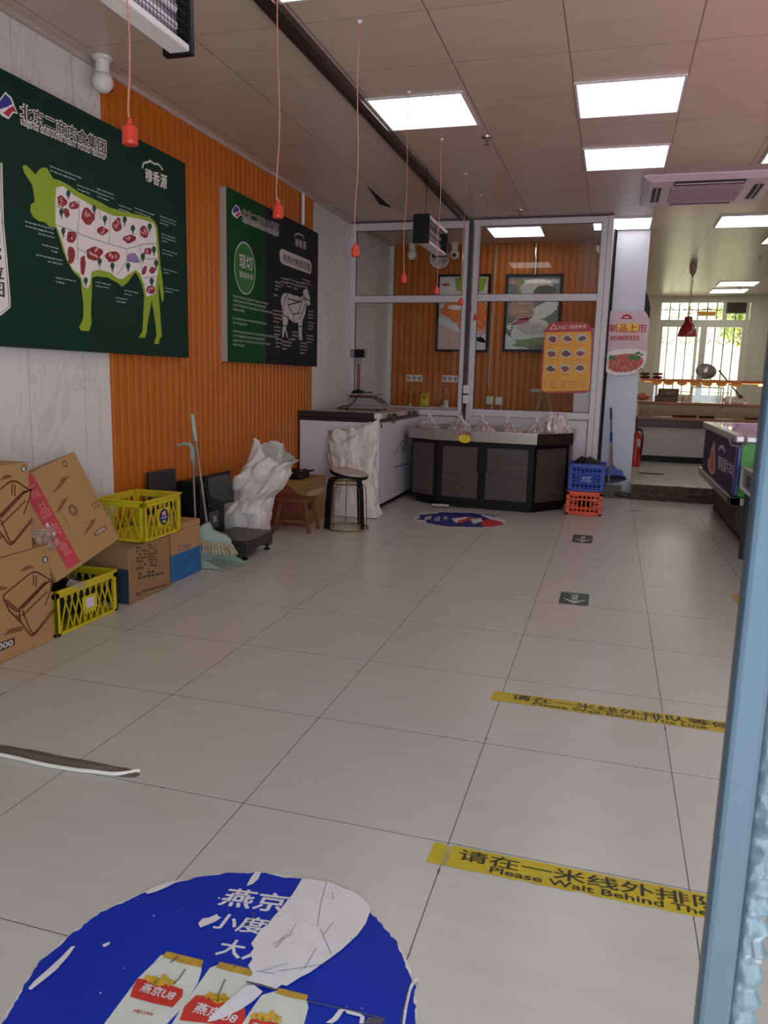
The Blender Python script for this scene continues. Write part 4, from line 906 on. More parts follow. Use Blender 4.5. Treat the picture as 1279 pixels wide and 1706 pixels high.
for x in (-1.57, -1.25):
    for y in (5.40, 5.64): part('foot', MB().lathe([(.015, 0), (.013, .013)], (x, y, .8985), 10), M_BLACK, t)
part('pole', MB().tube([(-1.545, 5.66, PZ0+.03), (-1.545, 5.66, 1.40)], .016, 10), M_PSD, t)
part('pole_collar', MB().lathe([(.014, 0), (.030, .07), (.030, .08)], (-1.545, 5.66, 1.345), 14), M_PS, t)
dm = part('display_head', MB().obox((-1.63, 5.63, 1.405), (.16, -.03, 0), (.01, .05, 0), (0, 0, .09)), M_PS, t, smooth=0, bevel=.006)
part('display_window', MB().obox((-1.58, 5.6175, 1.411), (.108, -.0203, 0), (.0004, .002, 0), (0, 0, .078)), M_BLACK, dm, smooth=0)
cb = MB().tube([(-1.50, 5.45, PZ0+.158), (-1.44, 5.40, PZ0+.17), (-1.40, 5.43, PZ0+.165), (-1.46, 5.5, PZ0+.17), (-1.36, 5.48, PZ0+.166), (-1.32, 5.42, PZ0+.17), (-1.42, 5.39, PZ0+.165), (-1.45, 5.34, PZ0+.12), (-1.50, 5.325, PZ0+.05), (-1.56, 5.30, PZ0+.004), (-1.66, 5.35, PZ0+.004), (-1.68, 5.48, PZ0+.01), (-1.62, 5.55, PZ0+.03)], .005, 6)
cb.tube([(-1.53, 5.42, PZ0+.162), (-1.46, 5.41, PZ0+.185), (-1.41, 5.42, PZ0+.17)], [.012, .014, .008], 8)
part('power_cable', cb, M_BLACK, t)

# display counter
M_CTD = mat('counter_dark_brown', '#120d0d', .45, spec=.25); M_CTP = NT('counter_grey_woodgrain')
k = M_CTP; p, x, y, z = k.pos(); g = k.noise(k.scaled(p, (2, 2, 60)), 1.6, 5, .6); k.l(k.ramp(g, [(.3, lin('#332d29')), (.7, lin('#4e4741'))]), k.b.inputs['Base Color']); k.b.inputs['Roughness'].default_value = .45; M_CTP = k.m
t = thing('display_counter', 'dark angular display counter with a steel rim below the glass partition', 'counter', (-.17, 5.85, 0))
foot = [(-.95, 5.60), (-.64, 5.395), (.285, 5.335), (.575, 5.70), (.575, 6.33), (-.95, 6.33)]
out = lambda d: [(a+(d if a > 0 else -d)*(1 if abs(a) > .4 else .6), b-(d if b < 6 else -.02)) for a, b in foot]
def ringwall(poly, z0, z1, th):
    mb = MB(); n = len(poly); c = Vector((sum(q[0] for q in poly)/n, sum(q[1] for q in poly)/n, 0))
    inn = [Vector((q[0], q[1], 0))+(c-Vector((q[0], q[1], 0))).normalized()*th for q in poly]
    for i in range(n):
        j = (i+1) % n; a, b = Vector((*poly[i], 0)), Vector((*poly[j], 0))
        z = Vector((0, 0, z0)); h = Vector((0, 0, z1-z0))
        mb.add([a+z, b+z, inn[j]+z, inn[i]+z, a+z+h, b+z+h, inn[j]+z+h, inn[i]+z+h], [(0, 3, 2, 1), (4, 5, 6, 7), (0, 1, 5, 4), (2, 3, 7, 6)])
    return mb
part('carcass', MB().prism([(a, b, .06) for a, b in foot], (0, 0, .58)), M_CTD, t, smooth=0)
part('plinth', MB().prism([(a*.95, b+.04 if b < 6 else b-.02, .001) for a, b in foot], (0, 0, .06)), M_BLACK, t, smooth=0)
rim = out(.03)
part('rim_band', ringwall(rim, .642, .745, .05), M_STEEL, t, smooth=0, bevel=.004)
part('rim_end', MB().obox((rim[2][0]+.002, rim[2][1]-.002, .6415), (rim[3][0]-rim[2][0], rim[3][1]-rim[2][1], 0), (.0022, -.0018, 0), (0, 0, .1035)), mat('rim_dark_end', '#3a2a2b', .35, .4), t, smooth=0)
part('bin_floor', MB().prism([(a, b, .642) for a, b in out(-.03)], (0, 0, .01)), M_STEEL, t, smooth=0)
e = Vector((.285+.64, 5.335-5.395, 0)); L = e.length; e.normalize(); nrm = Vector((e.y, -e.x, 0))
def face(mb, o, e, nrm, a0, a1, z0, z1, d0, d1): return mb.obox(o+e*a0+nrm*d0+Vector((0, 0, z0)), e*(a1-a0), nrm*(d1-d0), (0, 0, z1-z0))
o = Vector((-.64, 5.395, 0)); fr = MB()
for a0, a1 in ((0, .05), (.41, .475), (L-.05, L)): face(fr, o, e, nrm, a0, a1, .07, .635, .001, .016)
for z0, z1 in ((.07, .10), (.595, .635)): face(fr, o, e, nrm, 0, L, z0, z1, .001, .015)
part('door_frame', fr, M_CTD, t, smooth=0, bevel=.002)
for a0, a1 in ((.055, .405), (.48, L-.055)):
    d_ = part('door', face(MB(), o, e, nrm, a0, a1, .103, .592, .001, .010), M_CTP, t, smooth=0)
part('handle_plate', face(MB(), o, e, nrm, .395, .49, .36, .59, .016, .021), M_CTD, t, smooth=0, bevel=.002)
for A, B in ((Vector((-.95, 5.60, 0)), Vector((-.64, 5.395, 0))), (Vector((.285, 5.335, 0)), Vector((.575, 5.70, 0))), (Vector((.575, 5.70, 0)), Vector((.575, 6.33, 0)))):
    e2 = (B-A); L2 = e2.length; e2.normalize(); n2 = Vector((e2.y, -e2.x, 0))
    part('side_panel', face(MB(), A, e2, n2, .03, L2-.045, .10, .60, .001, .008), M_CTP, t, smooth=0)
# rolled cloth under the doors
tag(part('folded_bag', crinkle(MB(), (-.66, 5.30, .012), (.16, 0, 0), (0, .06, .015), .01, 5, 16, 6), M_PALE), 'crumpled white bag lying at the foot of the counter doors', 'plastic bag')
# price burst
ps = MB(); cpt = bp(774, 731, 'y', 5.30); pts = []
for i in range(28): a = 2*PI*i/28; r = 1.0 if i % 2 else .84; pts.append(cpt+Vector((.062*r*math.cos(a), 0, .043*r*math.sin(a))))
ps.prism(pts, (0, .003, 0))
pt_ = tag(part('price_tag', ps, mat('burst_yellow', '#d8c31e', .5), smooth=0), 'yellow starburst price tag on the steel rim of the counter', 'price tag')
PQ = Plane('y', 5.3, -1); mb = MB(); PQ.quadtext(mb, '现价', [(764, 720), (784, 720), (784, 726), (764, 726)], 1, .03)
part('price_lettering', mb, M_LRED, pt_, smooth=0)
mb = MB(); PQ.quadtext(mb, '12', [(770, 729), (777, 729), (777, 735), (770, 735)], 1, .02); part('price_number', mb, mat('price_ochre', '#b39c1c', .5), pt_, smooth=0)
# bags of minced goods in the bin
M_BAG = thin_glass('clear_bag', (.95, .92, .91, 1), 2.8, .14, .26); M_GOODS = mat('pink_goods', '#b07a6e', .6, var=.45, scale=45)
bags = [(715, 5.75, .13, 'leftmost clear bag of pink goods in the counter bin'), (763, 5.72, .15, 'clear bag of pink goods behind the yellow price tag'), (806, 5.70, .14, 'clear bag of pink goods right of the yellow price tag'),
        (846, 5.72, .15, 'tall peaked clear bag of goods right of the bin middle'), (890, 5.80, .12, 'low clear bag of goods, second from the right in the bin'), (930, 5.72, .15, 'rightmost clear bag with an open top against the panel')]
for i, (u, y, r, lb) in enumerate(bags):
    x = bp(u, 712, 'y', y).x; b0 = .655
    t = thing('bag_of_goods', lb, 'bag', (x, y, b0), group='clear bags of goods in the counter bin')
    part('goods', MB().ball((x, y, b0+.046), r*.72, 18, 0, (1, .9, .48), .7).ball((x+r*.3, y-.03, b0+.05), r*.42, 14, 0, (1, .9, .75), .7), M_GOODS, t)
    def at(a, v, r=r, x=x, y=y, i=i):
        th = 2*PI*a; hgt = (.215 if i != 5 else .26); prof = (.86-.08*v) if v < .35 else (.83-(v-.35)*(1.6 if i != 5 else .6))
        rr = r*max(.09, prof)*(1+.22*noise.noise(Vector((math.cos(th)*2.4, math.sin(th)*2.4, v*3+i*5)))+.2*math.sin(th*9+i)*v+.1*math.sin(th*17+2*i)*v)
        return Vector((x+rr*math.cos(th)+.03*v*math.sin(i*2.1), y+rr*.95*math.sin(th), b0+.002+hgt*v*(1+.25*noise.noise(Vector((math.cos(th)*2, math.sin(th)*2, i))))))
    part('clear_bag', MB().grid(at, 40, 14, wrap=True), M_BAG, t, smooth=60)

# square plastic crates with punched sides
def milk_crate(lb, loc, L, W, H, m, rotz=0, logo_=None):
    t = thing('plastic_crate', lb, 'crate', loc, (0, 0, rotz), 'stacked square crates')
    a, b = L/2, W/2; fr = MB(); w = .028
    for sx in (-1, 1):
        for sy in (-1, 1): fr.box(sx*a, sx*(a-w), sy*b, sy*(b-w), .002, H-.002)
    for z, h in ((.002, .02), (H*.30, .012), (H*.62, .012), (H-.036, .036)):
        for s in (-1, 1): fr.box(s*a, s*(a-.007), -b, b, z, z+h); fr.box(-a, a, s*b, s*(b-.007), z, z+h)
    for s in (-1, 1): fr.box(s*(a+.006), s*(a-.01), -b-.006, b+.006, H-.010, H); fr.box(-a-.006, a+.006, s*(b+.006), s*(b-.01), H-.010, H)
    part('frame', fr, m, t, local=True, smooth=0, bevel=.002)
    part('base', MB().box(-a+.008, a-.008, -b+.008, b-.008, .003, .012), m, t, local=True, smooth=0)
    for ax, s in (('x', 1), ('x', -1), ('y', 1), ('y', -1)):
        mb = MB(); hl = (b if ax == 'x' else a)-w; P = (lambda c, z: Vector((s*(a-.004), c, z))) if ax == 'x' else (lambda c, z: Vector((c, s*(b-.004), z)))
        up = (1, 0, 0) if ax == 'x' else (0, 1, 0)
        for z0, z1 in ((.02, H*.30), (H*.30+.01, H*.62), (H*.62+.01, H-.036)):
            n = 7
            for i in range(n+1): c = -hl+2*hl*i/n; mb.bar(P(c, z0), P(c, z1), .011, .006, up)
            for i in range(n):
                c = -hl+2*hl*(i+.5)/n; zz = (z0+z1)/2; rr = min(hl/n, (z1-z0)/2)*.9
                if .3*H < zz < .62*H and i in (2, 3, 4): continue
                mb.tube([P(c+rr*math.cos(q), zz+rr*math.sin(q)) for q in [2*PI*j/10 for j in range(10)]], .0055, 5, closed=True)
        mb.add([P(-hl*.6, H*.30), P(hl*.6, H*.30), P(hl*.6, H*.63), P(-hl*.6, H*.63)], [(0, 1, 2, 3), (3, 2, 1, 0)])
        part('side_grid', mb, m, t, local=True, smooth=0)
    if logo_:
        mb = MB(); vs, fs = text2d(logo_, .02); mb.add([(-.045+.09*x, -b-.0008, H*.34+H*.24*y) for x, y in vs], fs); part('crate_lettering', mb, mat('crate_pale_print', '#8fa0cf', .5), t, local=True, smooth=0)
    return t
M_ORC = mat('orange_crate_plastic', '#d4481f', .4); M_BLC = mat('blue_crate_plastic', '#1f3a9c', .4)
milk_crate('orange square crate on the floor at the right end of the counter', (.752, 5.60, .001), .325, .31, .222, M_ORC)
milk_crate('blue square crate stacked on the orange crate', (.762, 5.595, .226), .318, .305, .255, M_BLC, -.02, '大红')
bb = MB().grid(lambda a, b: Vector((.63+.25*a, 5.47+.24*b, .44+.09*(math.sin(PI*a)*math.sin(PI*b))**.45+.03*noise.noise(Vector((a*6, b*6, 8))))), 18, 16)
tag(part('plastic_bag', bb, mat('black_bin_bag', '#0f1011', .3)), 'crumpled black bag on top of the blue crate', 'plastic bag')

# blue broom and dustpan by the column
M_BLB = mat('blue_broom_plastic', '#1d3f9e', .4)
t = thing('broom', 'blue broom leaning on the white wall beside the column', 'broom', (1.0, 6.97, .1))
tp = Vector((.93, 7.05, .955)); nk = Vector((.985, 6.955, .33))
part('handle', MB().tube([nk, nk+(tp-nk)*.8], .010, 10), mat('mauve_metal_rod', '#6d5a62', .35, .6), t); part('grip', MB().tube([nk+(tp-nk)*.8, tp], [.013, .012], 10), mat('navy_grip', '#1c2450', .4), t)
hd = MB(); hd.prism([(.925, 6.935, .20), (.925, 6.935, .29), (.965, 6.935, .335), (1.0, 6.935, .335), (1.03, 6.935, .29), (1.10, 6.935, .275), (1.13, 6.935, .20), (1.06, 6.935, .225)], (0, .04, 0)); part('head', hd, M_BLB, t, smooth=0, bevel=.006)
br = MB()
for i in range(26):
    for j in range(3): f_ = i/25; br.tube([(.93+.19*f_, 6.941+.014*j, .222), (.925+.225*f_, 6.935+.02*j, .13+.05*f_*f_)], [.0045, .0035], 5)
part('bristles', br, mat('navy_bristle', '#161a2c', .8), t, smooth=0)
t = thing('dustpan', 'grey dustpan with a blue handle on the floor beside the column', 'dustpan', (.98, 6.88, 0))
M_DP = mat('grey_green_dustpan', '#5a584c', .6, var=.2)
dpn = MB(); dpn.box(.90, 1.10, 6.70, 6.88, .002, .008).box(.90, 1.10, 6.88, 6.888, .002, .12).box(.90, .905, 6.70, 6.88, .008, .05).box(1.095, 1.10, 6.70, 6.88, .008, .05)
part('pan', dpn, M_DP, t, smooth=0); part('handle', MB().tube([(.965, 6.882, .10), (.955, 6.80, .62)], .009, 8), mat('pale_rod', '#a39b98', .4, .5), t)
part('grip', MB().tube([(.9555, 6.805, .60), (.953, 6.78, .70)], .013, 8), M_BLB, t)

# ================================================================== room behind the glass
YB = 7.9
PBK = Plane('y', 7.868, -1)
def picture(lb, u0, u1, v0, v1, draw):
    a, b = bp(u0, v0, 'y', 7.86), bp(u1, v1, 'y', 7.86); x0, x1, z0, z1 = a.x, b.x, b.z, a.z
    t = thing('framed_picture', lb, 'picture', ((x0+x1)/2, 7.87, z0)); w_ = .03
    f = MB().box(x0, x1, 7.852, 7.884, z0, z0+w_).box(x0, x1, 7.852, 7.884, z1-w_, z1).box(x0, x0+w_, 7.852, 7.884, z0+w_, z1-w_).box(x1-w_, x1, 7.852, 7.884, z0+w_, z1-w_)
    part('frame', f, M_BLACK, t, smooth=0, bevel=.002)
    part('backing', MB().box(x0+w_, x1-w_, 7.870, 7.883, z0+w_, z1-w_), M_PALE, t, smooth=0)
    draw(t, x0+w_, x1-w_, z0+w_, z1-w_)
def XZ(x0, x1, z0, z1):
    def P(pts, ly): return [(x0+(x1-x0)*a, 7.8695-.0006*ly, z1-(z1-z0)*b) for a, b in pts]
    return P
def circ(cx, cy, rx, ry, n=24, wob=0, seed=0, rot=0):
    o_ = []
    for i in range(n):
        a = 2*PI*i/n; k_ = 1+wob*noise.noise(Vector((math.cos(a)*2+seed*3, math.sin(a)*2, seed))); x, y = rx*math.cos(a)*k_, ry*math.sin(a)*k_
        o_.append((cx+x*math.cos(rot)-y*math.sin(rot), cy+x*math.sin(rot)+y*math.cos(rot)))
    return [(min(1, max(0, a)), min(1, max(0, b))) for a, b in o_]
def C(h, **kw): return mat('print_'+h.strip('#'), h, .5, **kw)
def draw1(t, x0, x1, z0, z1):
    P = XZ(x0, x1, z0, z1); mb = MB(); ms = [C('#cfc9cb'), C('#c9a9a0'), C('#8aa32c'), C('#d9742c', var=.35, scale=30), C('#e6dcd6'), C('#c9d2d4'), C('#8c4a44')]
    mb.poly(P([(0, 0), (1, 0), (1, .62), (0, .42)], 1), 0).poly(P([(0, .42), (1, .62), (1, 1), (0, 1)], 1), 1).poly(P([(.3, .02), (.98, .02), (.9, .2), (.6, .235), (.35, .19)], 2), 2)
    mb.poly(P([(.32, .27), (.62, .22), (.9, .28), (.7, .32)], 2), 4).poly(P([(0, .56), (.12, .55), (.95, .84), (1, .9), (.9, .9), (0, .64)], 2), 5).poly(P([(.72, .86), (1, .78), (1, 1), (.8, 1)], 2), 5)
    for i, (a, b, r, q) in enumerate(((.25, .47, .2, .09), (.45, .52, .22, .11), (.6, .62, .2, .12), (.82, .6, .2, .13), (.9, .48, .12, .14), (.3, .4, .2, .07), (.6, .46, .18, .09))): mb.poly(P(circ(a, b, r, q, 20, .3, i), 3+i), 3)
    mb.poly(P(circ(.35, .42, .17, .035, 14, .3, 3), 11), 4); mb.poly(P(circ(.12, .105, .09, .018, 10, .3, 5), 3), 6)
    part('print', mb, ms, t, smooth=0)
def draw2(t, x0, x1, z0, z1):
    P = XZ(x0, x1, z0, z1); mb = MB(); ms = [C('#6e706f'), C('#7d8a52', var=.3, scale=20), C('#b5b3a8', var=.2, scale=25), C('#a88479', var=.3, scale=30), C('#cfcfca', var=.12, scale=30), C('#a04a4c'), C('#83936b', var=.3, scale=20), C('#454a44'), C('#c9d0d2')]
    mb.poly(P([(0, 0), (1, 0), (1, 1), (0, 1)], 1), 0).poly(P([(.15, .05), (.55, .03), (.5, .2), (.25, .28)], 2), 1).poly(P(circ(.55, .16, .32, .13, 20, .3, 1), 3), 2).poly(P(circ(.72, .19, .22, .07, 18, .3, 2), 4), 7)
    mb.poly(P(circ(.30, .44, .26, .16, 22, .25, 3), 4), 3).poly(P(circ(.75, .45, .25, .10, 22, .2, 4, -.3), 5), 4).poly(P(circ(.28, .62, .18, .03, 14, .3, 6, -.15), 6), 5)
    mb.poly(P(circ(.45, .72, .42, .16, 26, .2, 7), 4), 4).poly(P(circ(.5, .71, .28, .09, 22, .25, 8), 7), 2).poly(P(circ(.55, .9, .42, .06, 20, .4, 9, -.1), 8), 6).poly(P([(0, .78), (.4, .97), (.5, 1), (0, 1)], 5), 8)
    for i in range(5): mb.poly(P(circ(.10+.02*math.sin(i), .62+i*.04, .03, .012, 8), 9), 7)
    mb.poly(P(circ(.1, .07, .08, .035, 12, .2, 11), 10), 3)
    part('print', mb, ms, t, smooth=0)
picture('framed picture of orange food and a green bowl behind the partition post', 729, 812, 457, 587, draw1)
picture('framed picture of rolled meat on grey green plates behind the menu poster', 843, 930, 457, 587, draw2)

def sockets(u, v, lb, y=7.883, w_=.21):
    p = bp(u, v, 'y', y); t = thing('wall_socket', lb, 'socket', (p.x, y, p.z))
    part('plate', MB().box(p.x-w_/2, p.x+w_/2, y-.012, y, p.z-.042, p.z+.042), M_WHITEP, t, smooth=0, bevel=.004)
    for i in range(3): c = p.x-w_/3+i*w_/3; part('outlet', MB().box(c-.022, c+.022, y-.0135, y-.012, p.z-.022, p.z+.022), mat('socket_grey', '#8c8784', .5), t, smooth=0)
sockets(690, 630, 'left triple wall socket on the orange slats behind the glass')
sockets(750, 631, 'triple wall socket on the orange slats under the picture of orange food')
def jbox(u, v, lb):
    p = bp(u, v, 'y', 7.883); t = thing('junction_box', lb, 'junction box', (p.x, 7.88, p.z), group='white junction boxes')
    part('cover', MB().box(p.x-.044, p.x+.044, 7.845, 7.883, p.z-.05, p.z+.05), M_WHITEP, t, smooth=0, bevel=.006)
    part('cable', MB().tube([(p.x+.03, 7.85, p.z-.05), (p.x+.04, 7.845, p.z-.14), (p.x+.02, 7.86, p.z-.24)], .006, 6), M_WHITEP, t)
jbox(816, 667, 'left white junction box at the foot of the thin conduit'); jbox(831, 668, 'right white junction box with a dangling cable')
p = bp(819, 520, 'y', 7.88)
tag(part('conduit_pipe', MB().tube([(p.x+.02, 7.872, CEIL-.03), (p.x, 7.872, 1.15)], .012, 8), mat('conduit_grey', '#a59a8c', .4)), 'thin grey conduit between the two framed pictures', 'pipe')
p = bp(893, 420, 'y', 7.85)
tag(part('steel_pipe', MB().tube([(p.x, 7.83, CEIL-.01), (p.x, 7.83, 2.48)], .022, 12), mat('polished_steel_pipe', '#d2c9b0', .12, 1)), 'shiny steel pipe above the meat roll picture', 'pipe')
p = bp(771, 430, 'y', 7.85)
tag(part('steel_pipe', MB().tube([(p.x, 7.83, CEIL-.01), (p.x, 7.83, 2.44)], .018, 12), mat('polished_steel_pipe', '#d2c9b0', .12, 1)), 'shiny steel pipe right of the round wall fan', 'pipe')
# round fan
p = bp(732, 430, 'y', 7.84); t = thing('wall_fan', 'round white translucent wall fan behind the insect lamp', 'fan', p)
part('ring', MB().tube([(p.x+.115*math.cos(a), p.y, p.z+.115*math.sin(a)) for a in [2*PI*i/36 for i in range(36)]], .012, 8, closed=True), M_WHITEP, t)
part('back_disc', MB().lathe([(.11, 0), (.11, .01)], (p.x, p.y+.012, p.z), 32, axis=(0, 1, 0)), mat('fan_disc_grey', '#a39c97', .5), t)
fb = MB()
for i in range(5):
    a = 2*PI*i/5; d = Vector((math.cos(a), 0, math.sin(a))); e_ = Vector((-math.sin(a), 0, math.cos(a)))
    P0 = Vector(p); fb.add([P0+d*.02-e_*.01, P0+d*.10-e_*.035+Vector((0, -.008, 0)), P0+d*.10+e_*.03+Vector((0, .006, 0)), P0+d*.02+e_*.01], [(0, 1, 2, 3)])
part('blade', fb, mat('fan_blade_pale', '#bdb7b2', .4), t, smooth=0, solid=.003); part('hub', MB().lathe([(.02, -.014), (.02, .01)], p, 16, axis=(0, 1, 0)), M_WHITEP, t)
part('pull_cord', MB().tube([(p.x+.125, p.y, p.z+.05), (p.x+.13, p.y-.01, p.z-.06), (p.x+.145, p.y-.01, p.z-.13)], .006, 6), mat('orange_wire', '#b5713a', .5), t)
# worktop with jug, taps and cup
t = thing('worktop', 'white worktop along the orange slats behind the glass', 'worktop', (-1.05, 7.65, 0))
part('top', MB().box(-1.84, -.82, 7.42, 7.875, .83, .87), M_WHITEP, t, smooth=0, bevel=.004)
part('cabinet', MB().box(-1.82, -.84, 7.46, 7.87, .001, .83), M_FRZL, t, smooth=0)
y_ = 7.6; p = bp(707, 668, 'y', y_); t = thing('plastic_jug', 'yellow plastic jug on the worktop behind the glass', 'jug', (p.x, y_, .872))
part('body', MB().box(p.x-.055, p.x+.055, y_-.04, y_+.04, .872, .985), mat('jug_yellow', '#c4b322', .35), t, smooth=0, bevel=.02)
part('handle', MB().tube([(p.x-.045, y_, .98), (p.x-.04, y_, 1.02), (p.x, y_, 1.03), (p.x+.02, y_, 1.0)], .012, 8), mat('jug_yellow', '#c4b322', .35), t); part('spout', MB().tube([(p.x+.035, y_, .98), (p.x+.045, y_, 1.045)], [.018, .012], 10), mat('jug_yellow', '#c4b322', .35), t)
for u, v, lb in ((684, 660, 'left curved steel tap behind the glass'), (737, 660, 'right curved steel tap behind the glass')):
    p = bp(u, v, 'y', 7.7); t = thing('tap', lb, 'tap', (p.x, 7.7, .872)); part('spout', MB().tube([(p.x, 7.7, .872), (p.x, 7.7, 1.06), (p.x+.02, 7.68, 1.10), (p.x+.05, 7.66, 1.10), (p.x+.06, 7.65, 1.06)], .010, 8), mat('polished_steel_pipe', '#d2c9b0', .12, 1), t)
    part('base', MB().lathe([(.022, 0), (.020, .03), (.010, .04)], (p.x, 7.7, .871), 14), M_STEEL, t)
p = bp(743, 668, 'y', 7.6); tag(part('cup', MB().lathe([(.028, 0), (.034, .09), (.031, .09), (.026, .006), (0, .006)], (p.x, 7.6, .872), 16), M_WHITEP), 'white cup on the worktop right of the taps', 'cup')
# folding trestle
t = thing('folding_trestle', 'wooden folding trestle behind the glass below the menu poster', 'trestle', (.18, 7.35, 0)); M_TW = mat('pale_wood', '#a37f5c', .6, var=.2, scale=5, stretch=(1, 1, .2))
for s in (-1, 1): part('leg', MB().bar((.18+s*.28, 7.35, .002), (.18+s*.03, 7.35, 1.10), .035, .025, (0, 1, 0)), M_TW, t, smooth=0)
part('brace', MB().box(-.02, .38, 7.34, 7.365, .52, .55), M_TW, t, smooth=0); part('top_board', MB().box(.02, .26, 7.28, 7.42, 1.10, 1.135), M_PALE, t, smooth=0)

# posters
PM = Plane('y', 6.372, -1); px4 = crop(.2111, 780, 340)
t = thing('menu_poster', 'yellow and red menu poster with nine dishes stuck to the glass', 'poster', bp(942, 655, 'y', 6.372))
outl = px4([(600,1000),(640,945),(700,930),(900,930),(950,945),(985,985),(978,1100),(968,1440),(950,1480),(920,1492),(600,1492),(572,1480),(568,1430),(590,1100)])
mb = MB(); P = [bp(u, v, 'y', 6.372) for u, v in outl]; mb.prism(P, (0, .003, 0)); part('sheet', mb, mat('poster_crimson', '#a0242a', .45), t, smooth=0)
mb = MB(); PM.poly(mb, px4([(606,1012),(965,1005),(972,1060),(958,1430),(945,1470),(600,1480),(580,1470),(580,1430)]), 1); part('yellow_field', mb, mat('poster_yellow', '#d99b15', .45), t, smooth=0)
mb = MB(); ms = [M_PALE, mat('dish_brown', '#6b3524', .5, var=.4, scale=90), mat('dish_green', '#54603a', .5), mat('dish_red', '#8f3a2c', .5)]
for r in range(3):
    for c_ in range(3):
        u, v = px4([(665+115*c_-8*r, 1063+118*r-3*c_)])[0]; PM.blob(mb, u, v, 9.2, 7.0, 2, 0, 20, 0)
        PM.blob(mb, u, v+.5, 7.0, 4.6, 3, 1+2*((r+c_) % 2), 14, .25, r*3+c_); PM.blob(mb, u-2, v-1, 2.2, 1.8, 4, 2, 8, .2, r+c_)
part('dish_picture', mb, ms, t, smooth=0)
mb = MB(); PM.quadtext(mb, '大红门清真熟食', px4([(706, 958), (932, 950), (932, 982), (706, 990)]), 2, 0, 0, .02)
PM.line(mb, px4([(648, 985), (672, 950), (696, 982)]), .012, 2); PM.line(mb, px4([(645, 988), (700, 986)]), .010, 2)
part('title_lettering', mb, mat('poster_pale_pink', '#d9a39a', .5), t, smooth=0)
mb = MB(); rg = random.Random(9)
for r in range(3):
    for c_ in range(3):
        u, v = px4([(640+115*c_-8*r, 1108+118*r)])[0]; PM.poly(mb, [(u, v), (u+10, v), (u+10, v+1.6), (u, v+1.6)], 2)
for c_ in range(4):
    for j in range(3): u, v = px4([(650+78*c_, 1395+22*j)])[0]; PM.poly(mb, [(u, v), (u+8, v), (u+8, v+2), (u, v+2)], 2)
for j in range(4): u, v = px4([(606, 1410+18*j)])[0]; PM.blob(mb, u, v, 1.4, 1.4, 2, 0, 8, 0)
part('small_print', mb, mat('poster_small_print', '#c27a3a', .5), t, smooth=0)

PC = Plane('y', 7.17, -1); px5 = crop(.22596, 990, 400)
t = thing('food_poster', 'pink new product poster with a plate of noodles on the column', 'poster', bp(1042, 625, 'y', 7.17))
outl = [(118,522),(375,525),(395,560),(408,600),(405,640),(390,720),(388,860),(380,900),(355,950),(325,980),(240,1002),(140,1000),(95,985),(78,960),(80,870),(100,700),(108,600)]
mb = MB(); mb.prism([bp(u, v, 'y', 7.17) for u, v in px5(outl)], (0, .003, 0)); part('sheet', mb, mat('poster_pale_rose', '#c9adb2', .45, var=.05, scale=3), t, smooth=0)
mb = MB(); PC.quadtext(mb, '新品上市', px5([(112, 620), (386, 616), (380, 684), (110, 678)]), 4, 0, 0, .022); PC.line(mb, px5([(205, 575), (215, 560), (240, 552), (262, 562), (270, 576)]), .02, 2); PC.line(mb, px5([(195, 578), (278, 578)]), .012, 2)
part('headline_lettering', mb, mat('poster_red', '#b8252c', .5), t, smooth=0)
mb = MB(); PC.poly(mb, px5([(165,625),(195,608),(220,620),(240,610),(290,612),(325,618),(328,670),(280,675),(262,672),(250,690),(240,695),(246,672),(190,676),(160,665)]), 2); part('speech_burst', mb, mat('poster_bright_yellow', '#e0c33a', .5), t, smooth=0)
mb = MB(); PC.poly(mb, px5([(120, 708), (330, 704), (330, 738), (120, 738)]), 2); part('red_strip', mb, mat('poster_red', '#b8252c', .5), t, smooth=0)
mb = MB(); PC.quadtext(mb, '大红门拉条凉皮', px5([(126, 711), (325, 707), (325, 735), (126, 735)]), 3, 0, 0, .015)
for i in range(8): u, v = px5([(180+i*23, 770)])[0]; PC.poly(mb, [(u, v), (u+2.2, v), (u+2.2, v+2), (u, v+2)], 3)
part('strip_lettering', mb, M_PALE, t, smooth=0)
mb = MB(); pl_ = [(90,830),(150,808),(240,800),(330,805),(388,825),(386,870),(378,900),(354,946),(324,977),(240,998),(140,996),(97,982),(82,958),(82,880)]; PC.poly(mb, px5(pl_), 2, 0)
PC.poly(mb, px5([(108,880),(140,850),(180,845),(230,838),(300,845),(355,870),(362,895),(345,925),(295,958),(220,975),(145,970),(102,945)]), 3, 1)
rg = random.Random(2)
for i in range(60):
    u, v = rg.uniform(105, 355), rg.uniform(860, 960); PC.line(mb, px5([(u, v), (u+rg.uniform(-25, 25), v+rg.uniform(10, 30))]), .006, 4, rg.choice((2, 3)))
for i in range(14): u, v = px5([(rg.choice((125, 150, 245, 270, 310, 335))+rg.uniform(-14, 14), rg.uniform(828, 880))])[0]; PC.blob(mb, u, v, 3.2, 2.6, 5, 4, 8, .4, i)
part('noodle_plate', mb, [M_PWHITE, mat('noodle_red', '#b8513a', .5, var=.35, scale=40), mat('noodle_orange', '#d58a66', .5), mat('noodle_dark', '#7d2a20', .5), mat('herb_green', '#2f7a2c', .5)], t, smooth=0)

